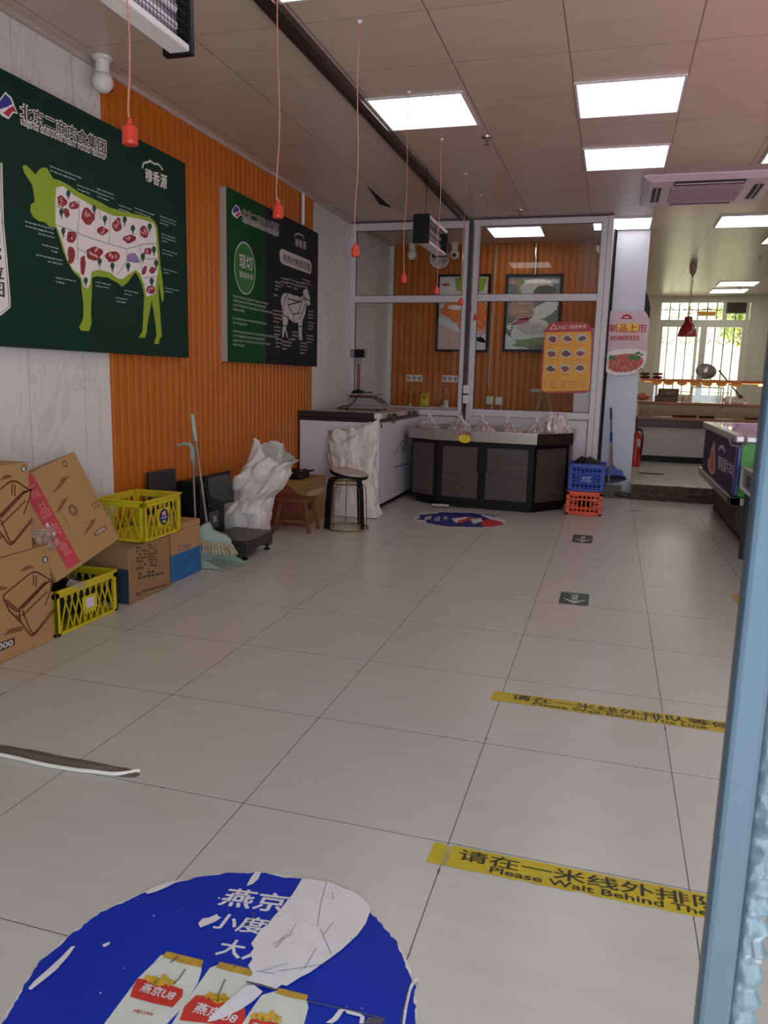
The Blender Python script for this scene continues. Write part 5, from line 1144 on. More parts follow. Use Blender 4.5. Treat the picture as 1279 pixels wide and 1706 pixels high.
# switch boxes on the partition post
p = bp(777, 655, 'y', 6.35); t = thing('switch_box', 'pair of white switch boxes on the post of the partition', 'switch box', (p.x, 6.36, p.z))
for dz, h in ((.04, .085), (-.065, .085)): part('cover', MB().box(p.x-.035, p.x+.035, 6.325, 6.3695, p.z+dz-h/2, p.z+dz+h/2), M_WHITEP, t, smooth=0, bevel=.005)
part('switch_lever', MB().box(p.x-.02, p.x+.025, 6.318, 6.33, p.z-.018, p.z-.004), mat('switch_blue_grey', '#4c5560', .5), t, smooth=0)
part('cable', MB().tube([(p.x-.01, 6.355, p.z-.10), (p.x-.02, 6.355, p.z-.2), (p.x-.05, 6.355, p.z-.30), (p.x-.04, 6.355, p.z-.38)], .004, 6), M_BLACK, t)
part('riser_wire', MB().tube([(p.x+.005, 6.362, p.z+.08), (p.x+.004, 6.362, 2.8)], .005, 6), mat('wire_green_grey', '#5f6b64', .5), t)
tag(part('red_label', MB().box(-.575, -.545, 6.362, 6.3695, 1.93, 1.975), M_LRED, smooth=0), 'tiny red sticker on the partition post', 'sticker')

# ================================================================== right side: display freezer, deli counter, lamp
t = thing('display_freezer', 'purple printed freezer with steel bumper and a lilac reflection coloured into its glass top', 'freezer', (2.2, 5.3, 0))
M_PUR = mat('freezer_print_purple', '#231440', .5, var=.3, scale=2, spec=.2); M_GRN = mat('freezer_green_end', '#3c9a1e', .4); M_RIMW = mat('freezer_rim_silver', '#b3aaa8', .3, .5)
X0, YN, YF = 1.835, 4.22, 6.30
part('body', MB().box(X0+.004, 2.62, YN+.004, YF, .42, .82), M_GRN, t, smooth=0)
part('side_print', MB().box(X0, X0+.006, YN, YF-.18, .425, .815), M_PUR, t, smooth=0)
part('corner_strip', MB().box(X0-.002, X0+.03, YN-.002, YN+.10, .425, .815), mat('freezer_navy_corner', '#1a2a7a', .3), t, smooth=0, bevel=.008)
vg = MB()
for i in range(22): vg.box(X0-.002, X0+.006, YF-.17, YF-.01, .44+i*.0165, .449+i*.0165)
part('side_vent', vg, M_BLACK, t, smooth=0)
part('back_corner', MB().box(X0+.002, X0+.05, YF-.18, YF+.002, .425, .815), mat('freezer_dark_corner', '#1c1838', .4), t, smooth=0)
rm = MB(); rm.box(X0-.03, X0+.04, YN-.03, YF+.02, .815, .875).box(2.56, 2.63, YN-.03, YF+.02, .815, .875).box(X0+.04, 2.56, YN-.03, YN+.05, .815, .872).box(X0+.04, 2.56, YF-.05, YF+.02, .815, .875)
part('top_rim', rm, M_RIMW, t, smooth=0, bevel=.014)
part('glass_lid', MB().add([(X0+.03, YN+.03, .872), (2.57, YN+.03, .872), (2.57, YF, .872), (X0+.03, YF, .872)], [(0, 1, 2, 3)]), thin_glass('lid_glass', (.9, .85, .95, 1), .8, .02, .42, (.80, .48, .84, 1)), t, smooth=0)  # lilac cloud in the glass stands for reflected pink light
part('inner_liner', MB().box(X0+.045, 2.555, YN+.06, YF-.06, .70, .705).box(X0+.045, X0+.05, YN+.06, YF-.06, .70, .86).box(2.55, 2.555, YN+.06, YF-.06, .70, .86), mat('liner_lilac', '#dcc0e6', .4), t, smooth=0)  # lilac liner colour strengthens the painted reflection in the lid
part('lamp_tube', MB().tube([(2.52, YN+.15, .84), (2.52, YF-.15, .84)], .012, 10), emit_mat('lilac_lid_glow', '#e59cf0', FRIDGE_W), t)  # unseen tube added under the lid to give it a lilac glow
part('bumper', MB().box(X0-.03, X0+.05, YN-.04, YF+.02, .362, .425).box(X0-.03, 2.64, YN-.04, YN+.03, .362, .425), M_STEEL, t, smooth=0, bevel=.006)
part('base', MB().box(1.975, 2.55, 4.66, 6.46, .06, .362), mat('freezer_base_grey', '#2e2b2a', .5), t, smooth=0)
part('plinth', MB().box(1.99, 2.53, 4.69, 6.44, .001, .06), M_BLACK, t, smooth=0)
bg_ = MB()
for i in range(5):
    for j in range(9): bg_.box(1.972, 1.976, 4.95+i*.11, 5.0+i*.11, .10+j*.025, .113+j*.025)
part('base_vent', bg_, M_BLACK, t, smooth=0)
PFZ = Plane('x', X0, -1); PFZ.nrm = Vector((-1, 0, 0)); c5 = crop(.1348, 1150, 690)
mb = MB(); PFZ.poly(mb, c5([(298,320),(303,420),(308,560),(308,680),(296,740),(265,748),(232,710),(212,640),(216,570),(236,540),(255,430),(282,360)]), 1, 0)
PFZ.poly(mb, c5([(290,400),(293,520),(298,640),(284,700),(258,700),(236,640),(246,540),(270,440)]), 2, 1)
part('flame_print', mb, [mat('flame_pale', '#d59a92', .45), mat('flame_orange', '#c4552f', .45, var=.3, scale=12)], t, smooth=0)
mb = MB(); PFZ.quadtext(mb, '穆香源牛羊肉', c5([(345, 500), (556, 630), (550, 805), (340, 672)]), 2, 0, 0, .018)
PFZ.line(mb, c5([(348, 440), (372, 392), (388, 412), (406, 400), (424, 462)]), .03, 2)
part('brand_lettering', mb, mat('freezer_print_pale', '#d2cddd', .45), t, smooth=0)
kb = MB().tube([(X0-.035, 4.30, .84), (X0-.06, 4.25, .83), (X0-.05, 4.2, .80), (X0-.0, 4.17, .79), (X0+.04, 4.16, .815)], .008, 6)
part('lid_cable', kb, mat('mauve_cable', '#6d5a63', .5), t)
# grey framed bin beside the freezer end
xb = 1.87; a, b = bp(1229, 769, 'x', xb), bp(1229, 816, 'x', xb); ye = 4.14; zt, zb_ = .655, .50
t = thing('plastic_bin', 'grey plastic framed bin hooked beside the green freezer end', 'bin', (2.1, ye-.4, zb_))
fr = MB(); rr = [(ye-.03, zt), (ye-.01, zt-.012), (ye, zt-.035), (ye, zb_+.035), (ye-.01, zb_+.012), (ye-.03, zb_)]
fr.tube([(xb, ye-.9, zt)]+[(xb, y, z) for y, z in rr]+[(xb, ye-.9, zb_)], .012, 8); part('frame', fr, mat('bin_frame_pale', '#c3bcc0', .35), t)
part('wall', MB().box(xb+.002, xb+.5, ye-.9, ye-.01, zb_, zt), mat('bin_grey_plastic', '#77707a', .3, var=.15), t, smooth=0, bevel=.012)
part('label_plate', MB().box(xb-.004, xb+.002, ye-.34, ye-.2, zb_+.04, zt-.04), mat('bin_dark_label', '#3f3a42', .5), t, smooth=0)
part('carrying_leg', MB().box(xb+.02, xb+.06, ye-.12, ye-.06, .001, zb_).box(xb+.44, xb+.48, ye-.12, ye-.06, .001, zb_).box(xb+.44, xb+.48, ye-.88, ye-.82, .001, zb_).box(xb+.02, xb+.06, ye-.88, ye-.82, .001, zb_), M_BLACK, t, smooth=0)

# unseen cabinet added to carry pink light for the ceiling, beyond the right edge
t = thing('pink_light_cabinet', 'unseen cabinet added to hold the pink light beyond the right edge', 'cabinet', (3.3, 2.2, 0))
part('case', MB().box(2.95, 3.7, .9, 3.5, .001, .8).box(3.6, 3.7, .9, 3.5, .8, 1.5), M_WHITEP, t, smooth=0)
part('canopy', MB().box(3.2, 3.7, .9, 3.5, 1.5, 1.54), M_STEEL, t, smooth=0)
part('lamp_tube', MB().tube([(3.16, .95, 1.52), (3.16, 3.45, 1.52)], .016, 10), emit_mat('pink_tube', '#ff7ab0', 3), t)
ld = bpy.data.lights.new('pink_ceiling_fill', 'AREA'); ld.shape = 'RECTANGLE'; ld.size = 2.4; ld.size_y = .2; ld.energy = PINK_W; ld.color = (1, .30, .55)
lo = bpy.data.objects.new('pink_ceiling_fill', ld); COL.objects.link(lo); lo.location = (3.1, 2.4, 1.56); lo.rotation_euler = (0, math.radians(148), math.radians(0)); lo.rotation_euler = Vector((-.55, .35, .9)).to_track_quat('-Z', 'Y').to_euler()  # unseen area light added to wash the ceiling pink

# deli counter
t = thing('deli_counter', 'white fronted deli counter with dark red lip and sloping glass', 'counter', (2.45, 9.7, .16))
M_DR = mat('counter_dark_red', '#38120f', .4); M_WD = mat('counter_wood_strip', '#8a5f42', .45, var=.15, scale=5, stretch=(.3, 6, 6))
CX0, CX1 = 1.30, 3.70
part('body', MB().box(CX0, CX1, 9.42, 10.3, .25, .65), mat('counter_front_white', '#b3aaa8', .45, var=.03), t, smooth=0)
part('plinth', MB().box(CX0, CX1, 9.46, 10.25, .161, .25), M_BLACK, t, smooth=0)
part('lip', MB().box(CX0-.01, CX1, 9.36, 10.3, .65, .745), M_DR, t, smooth=0, bevel=.006)
part('wood_rail', MB().box(CX0-.01, CX1, 9.35, 9.42, .746, .785).box(CX0, CX1, 9.74, 9.80, .945, .985), M_WD, t, smooth=0, bevel=.004)
part('display_deck', MB().box(CX0, CX1, 9.42, 10.3, .746, .76), mat('deck_dark_tray', '#4a3a34', .3), t, smooth=0)
part('sloping_glass', MB().add([(CX0, 9.40, .786), (CX1, 9.40, .786), (CX1, 9.75, .962), (CX0, 9.75, .962)], [(0, 1, 2, 3)]), thin_glass('counter_glass', (.55, .48, .48, 1), 2.2), t, smooth=0)
part('rear_top', MB().box(CX0, CX1, 9.80, 10.3, .955, .98), M_STEEL, t, smooth=0)
mt = MB(); rg = random.Random(12)
for i in range(34): mt.ball((rg.choice((1.75+rg.random()*.5, 2.7+rg.random()*.8)), 9.55+.08*rg.random(), .79), .05, 8, 0, (1.2, .8, .5), .6)
part('cooked_meat', mt, mat('cooked_meat', '#8a4a34', .5, var=.4, scale=20), t); t_dc = t
# heat shelf above
t = thing('heat_shelf', 'orange glowing heat shelf running above the deli counter', 'shelf', (2.45, 9.70, .986))
part('shelf_plate', MB().box(CX0, CX1, 9.55, 9.85, 1.285, 1.30), M_WD, t, smooth=0)
part('front_rail', MB().box(CX0, CX1, 9.545, 9.556, 1.262, 1.302), mat('shelf_red_rail', '#b5532f', .4), t, smooth=0)
for x in (1.5, 2.5, 3.5): part('post', MB().box(x-.012, x+.012, 9.77, 9.794, .986, 1.285), M_STEEL, t, smooth=0)
part('lamp_strip', MB().tube([(CX0+.05, 9.60, 1.268), (CX1-.05, 9.60, 1.268)], .010, 8), emit_mat('heat_lamp_strip', '#ff9a3a', HEAT_W*2), t)
for u in (1272,): q = bp(u, 638, 'y', 9.58); part('heat_bulb', MB().lathe([(.0, -.02), (.05, -.018), (.06, 0), (.03, .02)], (q.x, 9.62, 1.25), 16), emit_mat('heat_bulb', '#ffb45a', HEAT_W*5), t)
q = bp(1132, 628, 'y', 9.58); part('heat_bulb', MB().lathe([(.0, -.02), (.05, -.018), (.06, 0), (.03, .02)], (q.x, 9.64, 1.262), 16), emit_mat('heat_bulb2', '#ffc46a', HEAT_W*5), t)
M_OT = mat('orange_scalloped_tag', '#e8951f', .5, var=.1); M_OT2 = mat('tag_red_lettering', '#a8351c', .5)
for i, (u, lb) in enumerate(((1094, 'leftmost orange scalloped price tag under the heat shelf'), (1114, 'second orange price tag from the left under the heat shelf'), (1136, 'yellow lit price tag under the glowing heat bulb'), (1158, 'orange price tag under the heat shelf, left of the steel bowl'), (1178, 'orange price tag under the heat shelf below the steel bowl'), (1202, 'orange price tag under the heat shelf right of the steel bowl'), (1227, 'rightmost orange price tag under the heat shelf'))):
    q = bp(u, 636, 'y', 9.535); pts = []
    for j in range(24): a = 2*PI*j/24; r = 1 if j % 2 else .88; pts.append((q.x+.072*r*math.cos(a), 9.535, 1.255+.042*r*math.sin(a)))
    tg = tag(part('price_tag', MB().prism(pts, (0, .003, 0)), M_OT, smooth=0), lb, 'price tag', 'orange price tags on the heat shelf')
    mb = MB()
    for j in range(4): mb.box(q.x-.05+.026*j, q.x-.032+.026*j, 9.5335, 9.535, 1.258, 1.276)
    part('tag_lettering', mb, M_OT2, tg, smooth=0)
# things on the shelf and behind it
def at(u, v, y): return bp(u, v, 'y', y)
for i, (u, z, lb) in enumerate(((1075, 1.301, 'lower left dark red meat pack on the heat shelf'), (1096, 1.301, 'lower right meat pack on the heat shelf, nearer the window'), (1074, 1.345, 'upper left dark red meat pack stacked on the heat shelf'), (1096, 1.345, 'upper right bright red meat pack stacked on the heat shelf'))):
    q = at(u, 620, 9.7); t = tag(part('meat_pack', MB().ball((q.x, 9.7, z+.021), .075, 14, 0, (1, .8, .27), .2), mat('pack_red', '#9c2a22', .3, var=.35, scale=20) if i == 3 else mat('pack_dark_red', '#5c231f', .3, var=.35, scale=20)), lb, 'meat pack', 'vacuum packs on the heat shelf')
q = at(1174, 630, 9.68); tag(part('steel_bowl', MB().lathe([(.05, .0), (.10, .04), (.13, .085), (.135, .085), (.105, .036), (.05, -.004)], (q.x, 9.74, 1.366), 28, axis=(.05, -.75, .6)), M_STEEL), 'steel bowl tipped up on the heat shelf', 'bowl')
q = at(1110, 660, 10.0); t = thing('counter_scale', 'dark brown counter scale left of the glass case behind the deli counter', 'scale', (q.x, 10.0, .981)); M_KD = mat('dark_bronze_plastic', '#3c302c', .5)
part('body', MB().box(q.x-.17, q.x+.15, 9.92, 10.18, .982, 1.06), M_KD, t, smooth=0, bevel=.01); part('display', MB().box(q.x-.12, q.x+.16, 9.96, 9.99, 1.06, 1.17), M_KD, t, smooth=0, bevel=.008); part('display_plate', MB().box(q.x-.02, q.x+.10, 9.957, 9.96, 1.10, 1.125), mat('display_red_brown', '#6b3f38', .4), t, smooth=0)
q = at(1072, 660, 9.9); tag(part('meat_cut', MB().ball((q.x-.03, 9.9, 1.042), .09, 16, 0, (1.3, .9, .5), .5), mat('raw_pink_meat', '#b8685c', .4, var=.25, scale=12)), 'pink cut of raw meat left of the dark counter scale', 'meat')
q0, q1 = at(1150, 672, 10.1), at(1204, 640, 10.1)
t = thing('glass_case', 'clear glass case behind the deli counter under the steel bowl', 'display case', (q0.x+.2, 10.1, .981)); fx = MB()
for x in (q0.x, q1.x):
    for y in (10.0, 10.25): fx.box(x-.008, x+.008, y-.008, y+.008, .981, 1.20)
fx.box(q0.x, q1.x, 9.992, 10.008, 1.19, 1.206).box(q0.x, q1.x, 10.242, 10.258, 1.19, 1.206)
part('frame', fx, M_WHITEP, t, smooth=0); part('glass', MB().box(q0.x, q1.x, 9.995, 10.255, .985, 1.203), thin_glass('case_glass', (.92, .95, .9, 1), 1.4), t, smooth=0)
q = at(1222, 665, 10.1); tag(part('plastic_tub', MB().box(q.x-.13, q.x+.16, 10.0, 10.25, .981, 1.08), thin_glass('clear_tub', (.9, .9, .88, 1), 2.5, .1, .3), smooth=0, bevel=.02), 'clear plastic tub right of the glass case', 'tub')
q = at(1141, 668, 10.0); tag(part('glass_jar', MB().lathe([(.05, 0), (.055, .07), (.04, .09), (.04, .1), (0, .1)], (q.x, 10.0, .981), 18), thin_glass('jar_glass', (.85, .88, .84, 1), 2.5, .05, .2)), 'small clear jar between dark scale and glass case', 'jar')
a_, b_ = at(1197, 617, 9.95), at(1233, 661, 9.95); tag(part('ladle', MB().tube([b_, a_], .011, 8).ball(b_, .03, 10), mat('dark_ladle', '#4a443c', .4, .5)), 'long handled dark ladle leaning to the right of the bowl', 'ladle')
# pendant lamp
t = thing('pendant_lamp', 'red bell pendant lamp on a coiled cord before the far window', 'pendant lamp', (1.872, 9.85, CEIL))
M_PLR = mat('lamp_red_enamel', '#8c1416', .25, coat=.4)
part('ceiling_cup', MB().lathe([(.05, 0), (.05, -.05), (.038, -.12), (.02, -.14), (.008, -.17)], (1.872, 9.85, CEIL-.001), 18), mat('taupe_ceiling_cup', '#927e69', .5), t)
part('coiled_cord', MB().tube([(1.872+.016*math.cos(a), 9.85+.016*math.sin(a), CEIL-.165-.53*a/(2*PI*18)) for a in [i*2*PI/10 for i in range(181)]], .0045, 6), mat('taupe_cord', '#b0a08a', .5), t)
part('shade', MB().lathe([(.022, .0), (.03, -.005), (.052, -.012), (.054, -.085), (.06, -.095), (.10, -.16), (.122, -.24), (.124, -.275), (.118, -.275), (.114, -.24), (.09, -.165), (.045, -.10), (.045, -.02)], (1.872, 9.85, 2.165), 32), M_PLR, t)
part('bulb', MB().ball((1.872, 9.85, 1.95), .045, 14), emit_mat('pendant_bulb', '#ffb08a', HEAT_W), t)
# extinguisher and small things
t = thing('fire_extinguisher', 'red fire extinguisher with a black hose on the raised floor behind the column', 'fire extinguisher', (1.275, 8.72, .16))
part('cylinder', MB().lathe([(.06, .002), (.07, .01), (.07, .36), (.05, .42), (.022, .44), (.022, .455)], (1.275, 8.72, .16), 22), mat('extinguisher_red', '#b01c18', .3), t)
part('valve', MB().box(1.262, 1.288, 8.70, 8.74, .615, .655).box(1.25, 1.33, 8.71, 8.73, .65, .662), M_BLACK, t, smooth=0)
part('hose', MB().tube([(1.285, 8.70, .64), (1.33, 8.68, .63), (1.353, 8.67, .56), (1.352, 8.67, .42), (1.343, 8.67, .32)], .010, 8), M_BLACK, t)
part('label', MB().box(1.29, 1.325, 8.646, 8.655, .42, .52), M_PALE, t, smooth=0)
A, B = bp(1064, 788, 'z', .162), bp(1105, 791, 'z', .162); tag(part('floor_strip', MB().box(A.x, B.x, A.y-.05, A.y+.03, .1605, .168), mat('dark_brown_strip', '#40322c', .7), smooth=0), 'dark strip lying on the raised floor before the deli counter', 'floor strip')
pt = [bp(u, v, 'y', 7.36) for u, v in ((1072, 484), (1077, 487), (1081, 500), (1083, 515), (1082, 530), (1072, 528))]
tag(part('black_curved_panel', MB().prism(pt, (0, .03, 0)), M_BLACK, smooth=0), 'black curved panel edge fixed to the column just above the food poster', 'panel')  # black curved plate at the column edge, of unknown use

# ================================================================== marks and things on the floor, the open door
PFL = Plane('z', 0.0003, 1)
M_STW2 = mat('sticker_white', '#c9c6c8', .45, var=.05); M_STB = mat('sticker_blue', '#08289a', .5, var=.08, scale=5, spec=.25); M_SCR = mat('scratch_dark', '#4b4a50', .6)
M_GOLDP = mat('can_gold', '#a8842c', .4, var=.3, scale=20); M_CANW = mat('can_pale', '#bfc2ba', .45, var=.08, scale=12); M_CANR = mat('can_red', '#b52a22', .45)
cx_, cy_, R_ = .27, -.655, .392
def ragged(r, seed, amp, ly, n=260):
    return [(cx_+r*(1+amp*(noise.noise(Vector((math.cos(a)*7+seed, math.sin(a)*7, seed)))+.6*noise.noise(Vector((math.cos(a)*25, math.sin(a)*25, seed)))))*math.cos(a), cy_+r*(1+amp*(noise.noise(Vector((math.cos(a)*7+seed, math.sin(a)*7, seed)))+.6*noise.noise(Vector((math.cos(a)*25, math.sin(a)*25, seed)))))*math.sin(a), .0003+STEP*ly) for a in [2*PI*i/n for i in range(n)]]
t = thing('floor_sticker', 'large torn round blue beer advert sticker on the near floor', 'floor sticker', (cx_, cy_, .001), group=None)
part('backing', MB().poly(ragged(R_*1.0, 1.0, .016, 1)), M_STW2, t, smooth=0)
part('blue_print', MB().poly(ragged(R_*.996, 4.0, .022, 2)), M_STB, t, smooth=0)
c6 = crop(.4457, 150, 1430)
mb = MB(); PFL.quadtext(mb, '燕京', c6([(525, 112), (748, 140), (715, 207), (476, 176)]), 3, 0, 0, .022); PFL.quadtext(mb, '小度', c6([(474, 205), (676, 230), (640, 288), (432, 258)]), 3, 0, 0, .022); PFL.quadtext(mb, '大人', c6([(505, 302), (690, 330), (655, 395), (466, 362)]), 3, 0, 0, .022)
part('slogan_lettering', mb, M_STW2, t, smooth=0)
def can(body, lid, label, txt, crown, small, nm):
    mb = MB(); PFL.poly(mb, c6(body), 3, 0); PFL.poly(mb, c6(lid), 4, 1)
    o = part('can_picture', mb, [M_CANW, M_GOLDP], t, smooth=0)
    mb = MB(); PFL.poly(mb, c6([(a, b-3) for a, b in label]), 4, 1); PFL.poly(mb, c6(label), 5, 0)
    for i, (a, b) in enumerate(crown): P = c6([(a, b)])[0]; PFL.blob(mb, P[0], P[1], 9, 6, 6, 1, 10, .5, i)
    PFL.quadtext(mb, txt, c6(nm), 7, 0, 2, .02)
    if small: PFL.quadtext(mb, '小度酒大滋味', c6(small), 5, .02, 0)
    part('can_label', mb, [M_CANR, mat('can_yellow', '#b8922a', .45, var=.3, scale=30), M_STW2], o, smooth=0)
can([(285,360),(418,392),(416,425),(402,470),(345,560),(270,640),(200,760),(-80,760),(50,625),(110,545),(180,450),(240,392),(262,366)], [(287,351),(424,385),(415,412),(345,396),(270,372)], [(178,455),(240,462),(348,495),(345,522),(308,562),(230,545),(150,522),(160,488)], '燕京U8', [(245,462),(280,455),(300,470),(225,455),(262,470)], [(163,566), (236, 582), (234, 596), (160, 580)], [(206, 472), (330, 505), (302, 540), (182, 502)])
can([(480,400),(605,432),(604,470),(590,520),(540,620),(480,760),(200,760),(310,615),(345,555),(400,480),(448,412)], [(485,390),(612,420),(604,445),(535,430),(470,412)], [(395,518),(440,520),(580,568),(580,600),(560,640),(470,625),(335,610),(352,560)], '燕京U8', [(470,525),(500,525),(440,515),(520,540),(480,535)], None, [(405, 543), (560, 590), (536, 626), (382, 582)])
can([(695,498),(808,530),(816,560),(800,620),(740,760),(480,760),(572,615),(602,570),(640,515)], [(705,488),(815,515),(808,537),(750,525),(690,508)], [(600,606),(640,605),(760,640),(740,690),(660,680),(580,650)], '燕京U8', [(640,596),(680,590),(610,592),(700,606),(660,604)], None, [(610, 618), (740, 655), (720, 690), (590, 648)])
TORN = []
TORN.append(c6([(792,82),(830,84),(862,92),(885,92),(920,104),(950,120),(982,128),(1005,146),(1032,166),(1046,188),(1046,206),(1030,250),(1000,292),(965,325),(940,348),(900,378),(862,405),(820,435),(785,452),(760,468),(735,484),(715,480),(692,498),(640,485),(600,476),(588,462),(607,440),(602,425),(590,408),(606,385),(600,360),(612,345),(602,325),(620,300),(640,270),(662,255),(690,220),(705,205),(740,160),(756,142),(770,120)]))
TORN.append(c6([(582,484),(612,480),(645,506),(622,530),(600,548),(560,575),(500,604),(462,616),(438,620),(450,598),(478,572),(520,535),(556,505)]))
TORN.append(c6([(628,54),(638,60),(630,82),(608,102),(584,110),(600,80),(614,60)]))
TORN.append(c6([(205,132),(240,112),(290,96),(326,88),(318,98),(285,115),(250,130),(215,140)]))
TORN.append(c6([(404,250),(420,232),(445,228),(475,215),(482,228),(465,245),(440,255),(412,266)]))
TORN.append(c6([(46,330),(74,318),(72,330),(52,340)]))
TORN.append(crop(.3128, 0, 1200)([(150,1440),(185,1398),(250,1342),(330,1268),(380,1215),(402,1212),(365,1265),(300,1340),(220,1405),(165,1447)]))
TORN.append(c6([(1165,640),(1178,545),(1196,480),(1214,455),(1224,448),(1232,470),(1216,470),(1200,500),(1186,560),(1174,640)]))
TORN.append(c6([(930,572),(952,572),(925,612),(905,625),(880,622),(905,605)]))
TORN.append(c6([(948,572),(1010,588),(1026,600),(1022,625),(1006,625),(1010,600),(960,588)]))
for px in TORN[::-1]: mb = MB(); PFL.poly(mb, px, 8); tn = part('torn_patch', mb, M_STW2, t, smooth=0)
mb = MB(); rg = random.Random(4)
for ln in ([(885,95),(862,170),(850,260)], [(905,132),(907,162)], [(870,295),(910,245)], [(700,340),(735,290)], [(845,345),(800,420)], [(900,365),(860,270)], [(680,330),(760,290)], [(640,430),(740,400)], [(700,430),(900,400)], [(770,250),(740,300)], [(720,300),(690,345)], [(620,430),(690,440)]): PFL.line(mb, c6(ln), .0012, 9)
PFL.line(mb, c6([(585, 470), (640, 482), (692, 499)]), .004, 9)
for i in range(26): u, v = c6([(rg.uniform(640, 1010), rg.uniform(130, 440))])[0]; PFL.blob(mb, u, v, rg.uniform(.5, 1.3), rg.uniform(.4, .9), 9, 0, 6, .4, i)
part('scratches', mb, M_SCR, tn, smooth=0)
mb = MB()
for ln in ([(505,460),(478,520)], [(812,542),(880,556),(960,574),(1000,582),(1095,606)], [(1160,625),(1175,560),(1190,500)], [(1095,604),(1100,625)], [(355,422),(330,460),(312,475)], [(330,370),(300,398)], [(540,402),(540,416)], [(612,210),(612,220),(580,260)]): PFL.line(mb, c6(ln), .0025, 8)
PFL.poly(mb, c6([(1040,600),(1094,608),(1092,625),(1020,625)]), 7)
for i in range(30):
    a = rg.uniform(0, 2*PI); r = R_*rg.random()**.5*.95; q = Vector((cx_+r*math.cos(a), cy_+r*math.sin(a), .0003+STEP*9)); s = rg.uniform(.0008, .003)
    mb.poly([q+Vector((s*math.cos(b)*rg.uniform(.5, 1.3), s*math.sin(b)*rg.uniform(.5, 1.3), 0)) for b in (0, 1.2, 2.4, 3.6, 4.8)], 1)
part('tear_line', mb, [M_SCR, M_STW2], t, smooth=0)

# far sticker of the same kind
fx, fy = -.28, 4.757
t = thing('floor_sticker', 'faded round blue advert sticker on the floor before the freezer and counter', 'floor sticker', (fx, fy, .001))
rr_ = lambda r, s, amp, ly: [(fx+r*(1+amp*noise.noise(Vector((math.cos(a)*3+s, math.sin(a)*3, s))))*math.cos(a), fy+r*(1+amp*noise.noise(Vector((math.cos(a)*3+s, math.sin(a)*3, s))))*math.sin(a), .0003+STEP*ly) for a in [2*PI*i/90 for i in range(90)]]
part('backing', MB().poly(rr_(.40, 2, .05, 1)), M_STW2, t, smooth=0); part('blue_print', MB().poly(rr_(.37, 6, .22, 2)), mat('sticker_dull_blue', '#232a78', .4, var=.2, scale=5), t, smooth=0)
c7 = crop(.2971, 670, 640); mb = MB()
for q in ([(275,755),(360,745),(380,752),(300,780)], [(380,760),(440,750),(452,770),(400,785)]): PFL.poly(mb, c7(q), 3, 0)
PFL.poly(mb, c7([(440,775),(480,758),(560,775),(568,788),(500,800),(450,800)]), 3, 1); PFL.poly(mb, c7([(310,770),(370,752),(385,760),(330,782)]), 4, 1); PFL.poly(mb, c7([(360,745),(420,752),(425,760),(370,756)]), 4, 2)
PFL.poly(mb, c7([(440,730),(500,740),(560,765),(566,775),(500,760),(450,742)]), 3, 0)
part('can_picture', mb, [M_STW2, M_CANR, M_GOLDP], t, smooth=0)
mb = MB(); PFL.quadtext(mb, '燕京', c7([(130, 742), (168, 738), (160, 762), (118, 766)]), 3, .03); PFL.quadtext(mb, '小度', c7([(180, 745), (215, 742), (208, 768), (172, 770)]), 3, .03); PFL.quadtext(mb, '大', c7([(232, 742), (258, 740), (252, 762), (226, 764)]), 3, .03)
part('slogan_lettering', mb, M_STW2, t, smooth=0)

# yellow queue lines
M_TY = mat('queue_tape_yellow', '#b39f12', .45, var=.12, scale=9); M_TK = mat('queue_tape_black', '#2a2718', .5)
fA, fB = bp(850, 1154, 'z', 0), bp(1196, 1213, 'z', 0)
def queue_tape(lb, x0, x1, y0, y1, patch):
    t = thing('queue_line_tape', lb, 'floor tape', ((x0+x1)/2, (y0+y1)/2, 0), group='yellow queue line tapes'); z = .0003+STEP; mb = MB(); n = 60
    xs = x0+(.052 if patch else 0)
    lo_ = [(xs+(x1-xs)*i/n, y0+.006*max(0, noise.noise(Vector((i*.45, y0*9, 2))))*2.2, z) for i in range(n+1)]; hi = [(xs+(x1-xs)*i/n, y1-.003*max(0, noise.noise(Vector((i*.5, y1*7, 5)))), z) for i in range(n+1)]
    mb.add(lo_+hi, [(i, i+1, n+2+i, n+1+i) for i in range(n)])
    if patch: mb.poly([(x0, y0+.002, z), (x0+.036, y0, z), (x0+.038, y1-.004, z), (x0+.002, y1, z)])
    part('strip', mb, M_TY, t, smooth=0)
    if patch:
        part('tape_residue', MB().poly([(x0+.036, y0, z-.0001), (xs, y0, z-.0001), (xs, y1-.006, z-.0001), (x0+.038, y1-.006, z-.0001)]), mat('tape_residue', '#a08e54', .6, var=.2), t, smooth=0)
    dx = .042; W = y1-y0; vs, fs = text2d('请在一米线外排队等候', .0); m2 = MB(); a0, a1 = x0+.062+dx*.3, x0+.062+dx*.3+.80
    [m2.add([(a0+(a1-a0)*x+dx_, y0+W*(.40+.50*y)+dy_, z+STEP+dz_) for x, y in vs], fs) for dx_, dy_, dz_ in ((-.0011, -.0005, 0), (.0011, .0005, 3e-5), (.0011, -.0005, 6e-5), (-.0011, .0005, 9e-5))]
    vs, fs = text2d('Please Wait Behind The Line', .02); m2.add([(a0+.085+.62*x, y0+W*(.10+.27*y), z+STEP) for x, y in vs], fs)
    part('lettering', m2, M_TK, t, smooth=0)
queue_tape('nearer yellow queue line tape with black lettering and a peeled gap at its left end', .562, 1.56, -.100, -.008, True)
queue_tape('farther yellow queue line tape with black lettering, second from the camera', .566, 1.55, .962, 1.058, False)
tag(part('queue_line_tape', MB().poly([bp(u, v, 'z', .001) for u, v in ((1217, 992), (1290, 975), (1290, 1012), (1229, 1010))]), mat('worn_tape_yellow', '#a08c4a', .5), smooth=0), 'worn corner of yellow tape on the floor by the right edge', 'floor tape', 'yellow queue line tapes')
